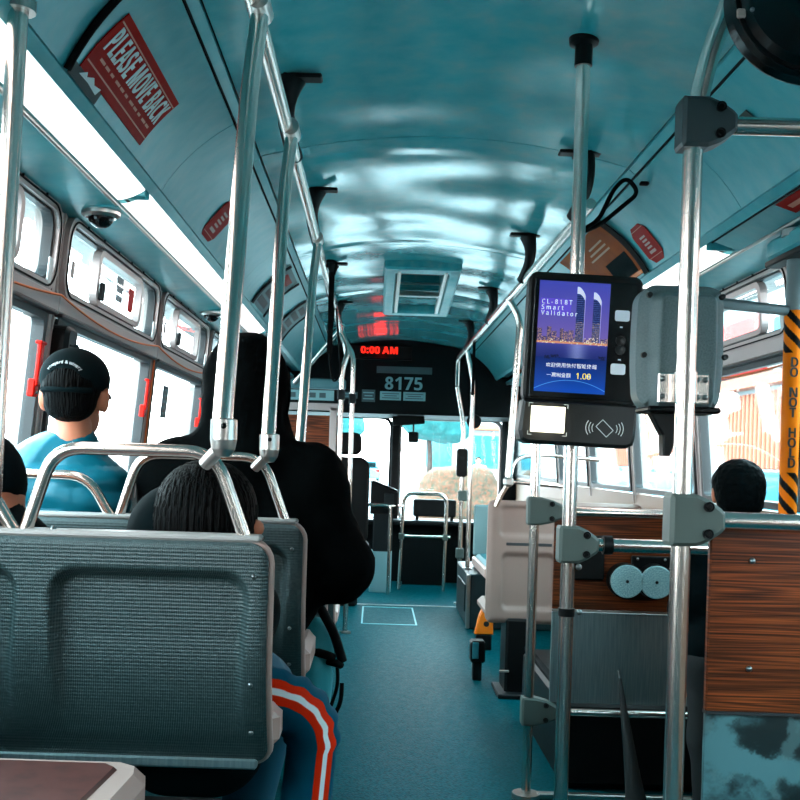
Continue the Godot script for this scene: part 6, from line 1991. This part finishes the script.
func people() -> void:
	# ---- man in a dark cap and a teal puffer jacket, by the window
	var at := Vector3(-0.78, 0.3, -2.58)
	var t := place("person in a dark cap and teal quilted jacket seated by the window", at)
	var J := local(seated(Vector3(-0.772, 1.338, -2.56), Vector3(-0.82, 1.10, -2.56), 0.10, 0.75, 0.3), at)
	J.el.x = -0.92 - at.x
	var body := part(t, "body", body_mesh(J), M.skin)
	eyes(body, J.head, J.fwd)
	var fn := FastNoiseLite.new()
	fn.seed = 8
	fn.frequency = 14.0
	var jb := top_bones(J, 0.012)
	# stand-up collar
	jb.append([J.neck + Vector3(-0.004, 0.055, 0.0), J.neck + Vector3(0.004, 0.085, -0.004), 0.062, 0.056])
	part(t, "jacket", sdf(jb, 0.011, 0.045, func(p):
		var q: float = p.y + 0.02 * sin(p.x * 9.0)
		return (-0.011 * absf(sin(q * PI / 0.068)) if p.y < 0.86 else 0.0) + fn.get_noise_3dv(p) * 0.004), M.puffer)
	part(t, "trousers", sdf(leg_bones(J, 0.006), 0.014, 0.04), M.dark_trousers)
	shoes(t, J, M.black_plastic)
	var hd: Vector3 = J.head
	# short hair: skull cap of hair below the hat, down to the nape
	part(t, "hair", sdf([[hd + Vector3(0, 0.030, 0.014), Vector3(0.0775, 0.082, 0.097), Basis.IDENTITY], [hd + Vector3(0, -0.030, 0.050), Vector3(0.058, 0.036, 0.040), Basis.IDENTITY]], 0.006, 0.03, func(p): return fn.get_noise_3dv(p * 4.0) * 0.003), M.hair)
	# cap: crown cut away at the back above a strap
	var crown := sdf([[hd + Vector3(0, 0.045, 0.004), Vector3(0.086, 0.080, 0.102), Basis.IDENTITY]], 0.005, 0.01, func(p):
		var a: Vector3 = p - hd
		var cut := 0.0
		if a.y < 0.012: cut = 0.06
		# half-round opening at the back
		var o := Vector2(a.x, a.y - 0.016).length()
		if a.z > 0.0 and o < 0.046 and a.y > 0.004: cut = 0.06
		return cut)
	var cp := part(t, "cap", crown, M.cap_cloth)
	var strap := []
	for k in 9:
		var a := lerpf(0.75, PI - 0.75, k / 8.0)
		strap.append(hd + Vector3(0.082 * cos(a), 0.012, 0.002 + 0.102 * sin(a)))
	part(cp, "strap", tubem(strap, 0.008, 8), M.cap_cloth)
	var brim := MB.new()
	var rows := []
	for i in 5:
		var row := []
		for k in 11:
			var a := lerpf(0.1, PI - 0.1, k / 10.0)
			var e := i / 4.0
			row.append(hd + Vector3((0.080 + 0.004 * e) * cos(a), 0.03 - 0.022 * e * sin(a) - 0.016 * absf(cos(a)), -(0.085 * sin(a)) - 0.072 * e * sin(a)))
		rows.append(row)
	brim.sheet(rows)
	var low := []
	for row in rows: low.append(row.map(func(p): return p - Vector3(0, 0.004, 0)))
	brim.sheet(low, true)
	part(cp, "brim", brim, M.cap_cloth)
	part(cp, "button", ball(hd + Vector3(0, 0.126, 0.004), 0.008), M.cap_cloth)
	var word := "vineyard & winery"
	for i in word.length():
		if word[i] == " ": continue
		var a := lerpf(PI / 2 + 0.78, PI / 2 - 0.78, float(i) / (word.length() - 1))
		var lp := Vector2(cos(a), sin(a)) * 0.056
		var az := 0.104 * sqrt(maxf(0.05, 1.0 - pow(lp.x / 0.086, 2) - pow((lp.y - 0.022) / 0.08, 2)))
		var nn := Vector3(lp.x / 0.0074, (lp.y - 0.022) / 0.0064, az / 0.0104).normalized()
		var xx := Vector3(sin(a), -cos(a), 0)
		xx = (xx - nn * xx.dot(nn)).normalized()
		text(cp, "letter", word[i], 0.008, M.print_white, Transform3D(Basis(xx, nn.cross(xx), nn), hd + Vector3(lp.x, lp.y + 0.023, 0.004) + Vector3(0, 0, az) + nn * 0.0012), false, 0.001)
	# ---- hooded passenger in black, leaning into the aisle
	at = Vector3(-0.34, 0.3, -2.64)
	t = place("person in a black hooded sweatshirt seated at the aisle, elbow out", at)
	J = seated(Vector3(-0.345, 1.37, -2.64), Vector3(-0.345, 1.135, -2.62), 0.17, 0.75, 0.3)
	J.er = Vector3(-0.078, 0.915, -2.62)
	J.wr = Vector3(-0.245, 0.90, -2.86)
	J.el = Vector3(-0.555, 0.90, -2.62)
	J = local(J, at)
	body = part(t, "body", body_mesh(J), M.skin)
	eyes(body, J.head, J.fwd)
	jb = top_bones(J, 0.024)
	jb[7] = [J.sr, J.er, 0.088, 0.078]
	jb[8] = [J.er, J.wr, 0.076, 0.05]
	jb[5] = [J.sl, J.el, 0.085, 0.075]
	hd = J.head
	jb.append([hd + Vector3(0.0, 0.035, 0.012), Vector3(0.112, 0.120, 0.118), Basis.IDENTITY])
	jb.append([hd + Vector3(0.0, -0.05, 0.02), hd + Vector3(0.0, -0.20, 0.02), 0.108, 0.135])
	part(t, "hoodie", sdf(jb, 0.012, 0.05, func(p): return fn.get_noise_3dv(p * 0.6) * 0.010), M.hoodie)
	var cord := tubem(bend([hd + Vector3(0.10, -0.1, 0.03), hd + Vector3(0.118, -0.02, 0.03), hd + Vector3(0.11, 0.06, 0.01)], 0.05), 0.005, 6)
	part(t, "hood_seam", cord, M.hoodie)
	part(t, "trousers", sdf(leg_bones(J, 0.01), 0.014, 0.04), M.dark_trousers)
	shoes(t, J, M.black_plastic)
	# ---- child with long straight hair, legs turned into the aisle
	at = Vector3(-0.34, 0.3, -1.96)
	t = place("child with long dark hair and blue orange-striped trousers, seen over the nearest seat", at)
	J = seated(Vector3(-0.322, 1.075, -1.94), Vector3(-0.335, 0.90, -1.94), 0.085, 0.755, 0.3, 0.86)
	J.hip = Vector3(-0.38, 0.80, -1.97)
	J.hl = Vector3(-0.38, 0.79, -2.04)
	J.hr = Vector3(-0.36, 0.755, -1.93)
	J.kr = Vector3(-0.10, 0.715, -1.94)
	J.ar = Vector3(-0.125, 0.40, -1.97)
	J.kl = Vector3(-0.19, 0.74, -2.08)
	J.al = Vector3(-0.26, 0.42, -2.16)
	J.er = Vector3(-0.255, 0.83, -2.03)
	J.wr = Vector3(-0.33, 0.86, -2.15)
	J.toe = Vector3(0.5, 0, -0.86)
	J.leg = 0.62
	J = local(J, at)
	J.neck = J.head + Vector3(0, -0.12, 0)
	var B := J.duplicate()
	B.kr += Vector3(-0.022, -0.02, 0)
	B.kl += Vector3(-0.022, -0.02, 0)
	body = part(t, "body", body_mesh(B), M.skin)
	eyes(body, J.head, J.fwd, 0.86)
	part(body, "ear", ball(J.head + Vector3(0.098, -0.012, 0.03), 0.017), M.skin)
	part(t, "jacket", sdf(top_bones(J, 0.01), 0.013, 0.04), M.dark_jacket)
	var tex := Image.create(200, 4, false, Image.FORMAT_RGB8)
	tex.fill(Color(0.0, 0.27, 0.35))
	for a in [[170, 26, Color(0.84, 0.15, 0.01)], [180, 7, Color(0.88, 0.90, 0.90)]]: tex.fill_rect(Rect2i(a[0], 0, a[1], 4), a[2])
	var tm := mat("track_trousers", Color(1, 1, 1), 0.7)
	tm.metallic_specular = 0.2
	tm.albedo_texture = ImageTexture.create_from_image(tex)
	var legs := MB.new()
	var path := bend([J.hr, J.kr + Vector3(0.0, 0.0, 0), J.ar], 0.075, 22)
	var rad := []
	for k in path.size():
		var f := float(k) / (path.size() - 1)
		rad.append(lerpf(0.060, 0.052, f) + 0.0035 * sin(f * 31.0))
	legs.tube(path, rad, 28)
	path = bend([J.hl, J.kl, J.al], 0.07, 8)
	var inner_leg := tubem(path, 0.056, 20)
	part(t, "trouser_leg", inner_leg, mat("track_plain", Color(0.0, 0.27, 0.35), 0.7))
	part(t, "trousers", legs, tm, "blue track trousers with orange and white side stripe")
	shoes(t, J, M.shoe_white)
	hd = J.head
	var hair := sdf([[hd + Vector3(0, 0.022, 0.012), Vector3(0.098, 0.094, 0.098), Basis.IDENTITY], [hd + Vector3(0, -0.02, 0.028), hd + Vector3(0, -0.17, 0.04), 0.086, 0.08], [hd + Vector3(-0.045, -0.03, 0.02), hd + Vector3(-0.055, -0.16, 0.03), 0.055, 0.05], [hd + Vector3(0.035, -0.03, 0.03), hd + Vector3(0.04, -0.16, 0.035), 0.055, 0.05]], 0.0065, 0.03, func(p):
		var a := atan2(p.x - hd.x, p.z - hd.z)
		return 0.0022 * sin(a * 46.0 + 3.0 * fn.get_noise_1d(p.y * 3.0)))
	part(t, "hair", hair, M.hair)
	# ---- passenger at the window of the nearest row, mostly out of view
	at = Vector3(-0.80, 0.3, -1.95)
	t = place("person in a dark jacket seated at the window of the nearest row", at)
	J = seated(Vector3(-0.815, 1.30, -1.93), Vector3(-0.80, 1.0, -1.93), 0.10, 0.75, 0.3, 1.0, 0.26)
	J.neck.y = 1.05
	J.el.x = -0.925
	J = local(J, at)
	body = part(t, "body", body_mesh(J), M.skin)
	eyes(body, J.head, J.fwd)
	part(t, "jacket", sdf(top_bones(J, 0.008), 0.013, 0.04), M.dark_jacket)
	part(t, "trousers", sdf(leg_bones(J, 0.006), 0.015, 0.04), M.dark_trousers)
	shoes(t, J, M.black_plastic)
	hd = J.head
	part(t, "hair", sdf([[hd + Vector3(0, 0.035, 0.018), Vector3(0.083, 0.09, 0.092), Basis.IDENTITY], [hd + Vector3(0, -0.04, 0.045), Vector3(0.064, 0.055, 0.05), Basis.IDENTITY]], 0.007, 0.03), M.hair_teal)
	# ---- boy standing in the rear doorway
	at = Vector3(1.19, 0.0, -3.28)
	t = place("boy with short dark hair standing in the rear doorway beside the striped pole", at)
	J = {"head": Vector3(1.19, 1.128, -3.28), "fwd": Vector3(0.12, 0, -0.99).normalized(), "s": 0.92, "neck": Vector3(1.19, 0.99, -3.28), "sl": Vector3(1.06, 0.94, -3.28), "sr": Vector3(1.31, 0.94, -3.28),
		"el": Vector3(1.04, 0.74, -3.30), "er": Vector3(1.33, 0.74, -3.30), "wl": Vector3(1.07, 0.57, -3.38), "wr": Vector3(1.31, 0.57, -3.38), "hip": Vector3(1.19, 0.60, -3.28), "hl": Vector3(1.12, 0.58, -3.28), "hr": Vector3(1.26, 0.58, -3.28),
		"kl": Vector3(1.12, 0.32, -3.29), "kr": Vector3(1.26, 0.32, -3.29), "al": Vector3(1.12, 0.08, -3.27), "ar": Vector3(1.26, 0.08, -3.27), "toe": Vector3(0, 0, -1)}
	J = local(J, at)
	body = part(t, "body", body_mesh(J), M.skin)
	eyes(body, J.head, J.fwd, 0.92)
	var short_top := top_bones(J, 0.008)
	part(t, "sweater", sdf([short_top[0], short_top[1], short_top[2], short_top[4], short_top[5], short_top[6], short_top[7], short_top[8]], 0.013, 0.04), M.dark_jacket)
	part(t, "trousers", sdf(leg_bones(J, 0.004), 0.014, 0.04), M.dark_trousers)
	shoes(t, J, M.shoe_white)
	hd = J.head
	part(t, "hair", sdf([[hd + Vector3(0, 0.030, 0.014), Vector3(0.084, 0.084, 0.090), Basis.IDENTITY], [hd + Vector3(0.0, -0.028, 0.034), Vector3(0.072, 0.058, 0.058), Basis.IDENTITY]], 0.006, 0.03, func(p): return fn.get_noise_3dv(p * 3.0) * 0.005), M.hair_teal)
	# ---- pedestrian outside, ahead of the bus
	at = Vector3(3.0, -0.35, -29.0)
	t = place("pedestrian in blue trousers on the pavement ahead", at)
	J = {"head": Vector3(0, 1.62, 0), "fwd": Vector3(0, 0, 1), "s": 1.0, "neck": Vector3(0, 1.46, 0), "sl": Vector3(-0.17, 1.40, 0), "sr": Vector3(0.17, 1.40, 0), "el": Vector3(-0.22, 1.12, 0), "er": Vector3(0.22, 1.12, 0), "wl": Vector3(-0.22, 0.86, 0.05), "wr": Vector3(0.22, 0.86, 0.05),
		"hip": Vector3(0, 0.92, 0), "hl": Vector3(-0.09, 0.9, 0), "hr": Vector3(0.09, 0.9, 0), "kl": Vector3(-0.1, 0.5, 0.03), "kr": Vector3(0.1, 0.5, -0.03), "al": Vector3(-0.1, 0.09, 0.0), "ar": Vector3(0.1, 0.09, 0), "toe": Vector3(0, 0, 1)}
	body = part(t, "body", body_mesh(J), M.skin)
	part(t, "coat", sdf(top_bones(J, 0.01), 0.03, 0.05), M.print_white)
	part(t, "trousers", sdf(leg_bones(J, 0.006), 0.03, 0.05), M.seat_teal)
	part(t, "hair", sdf([[Vector3(0, 1.66, -0.015), Vector3(0.08, 0.085, 0.092), Basis.IDENTITY]], 0.02, 0.03), M.hair_teal)
	shoes(t, J, M.black_plastic)
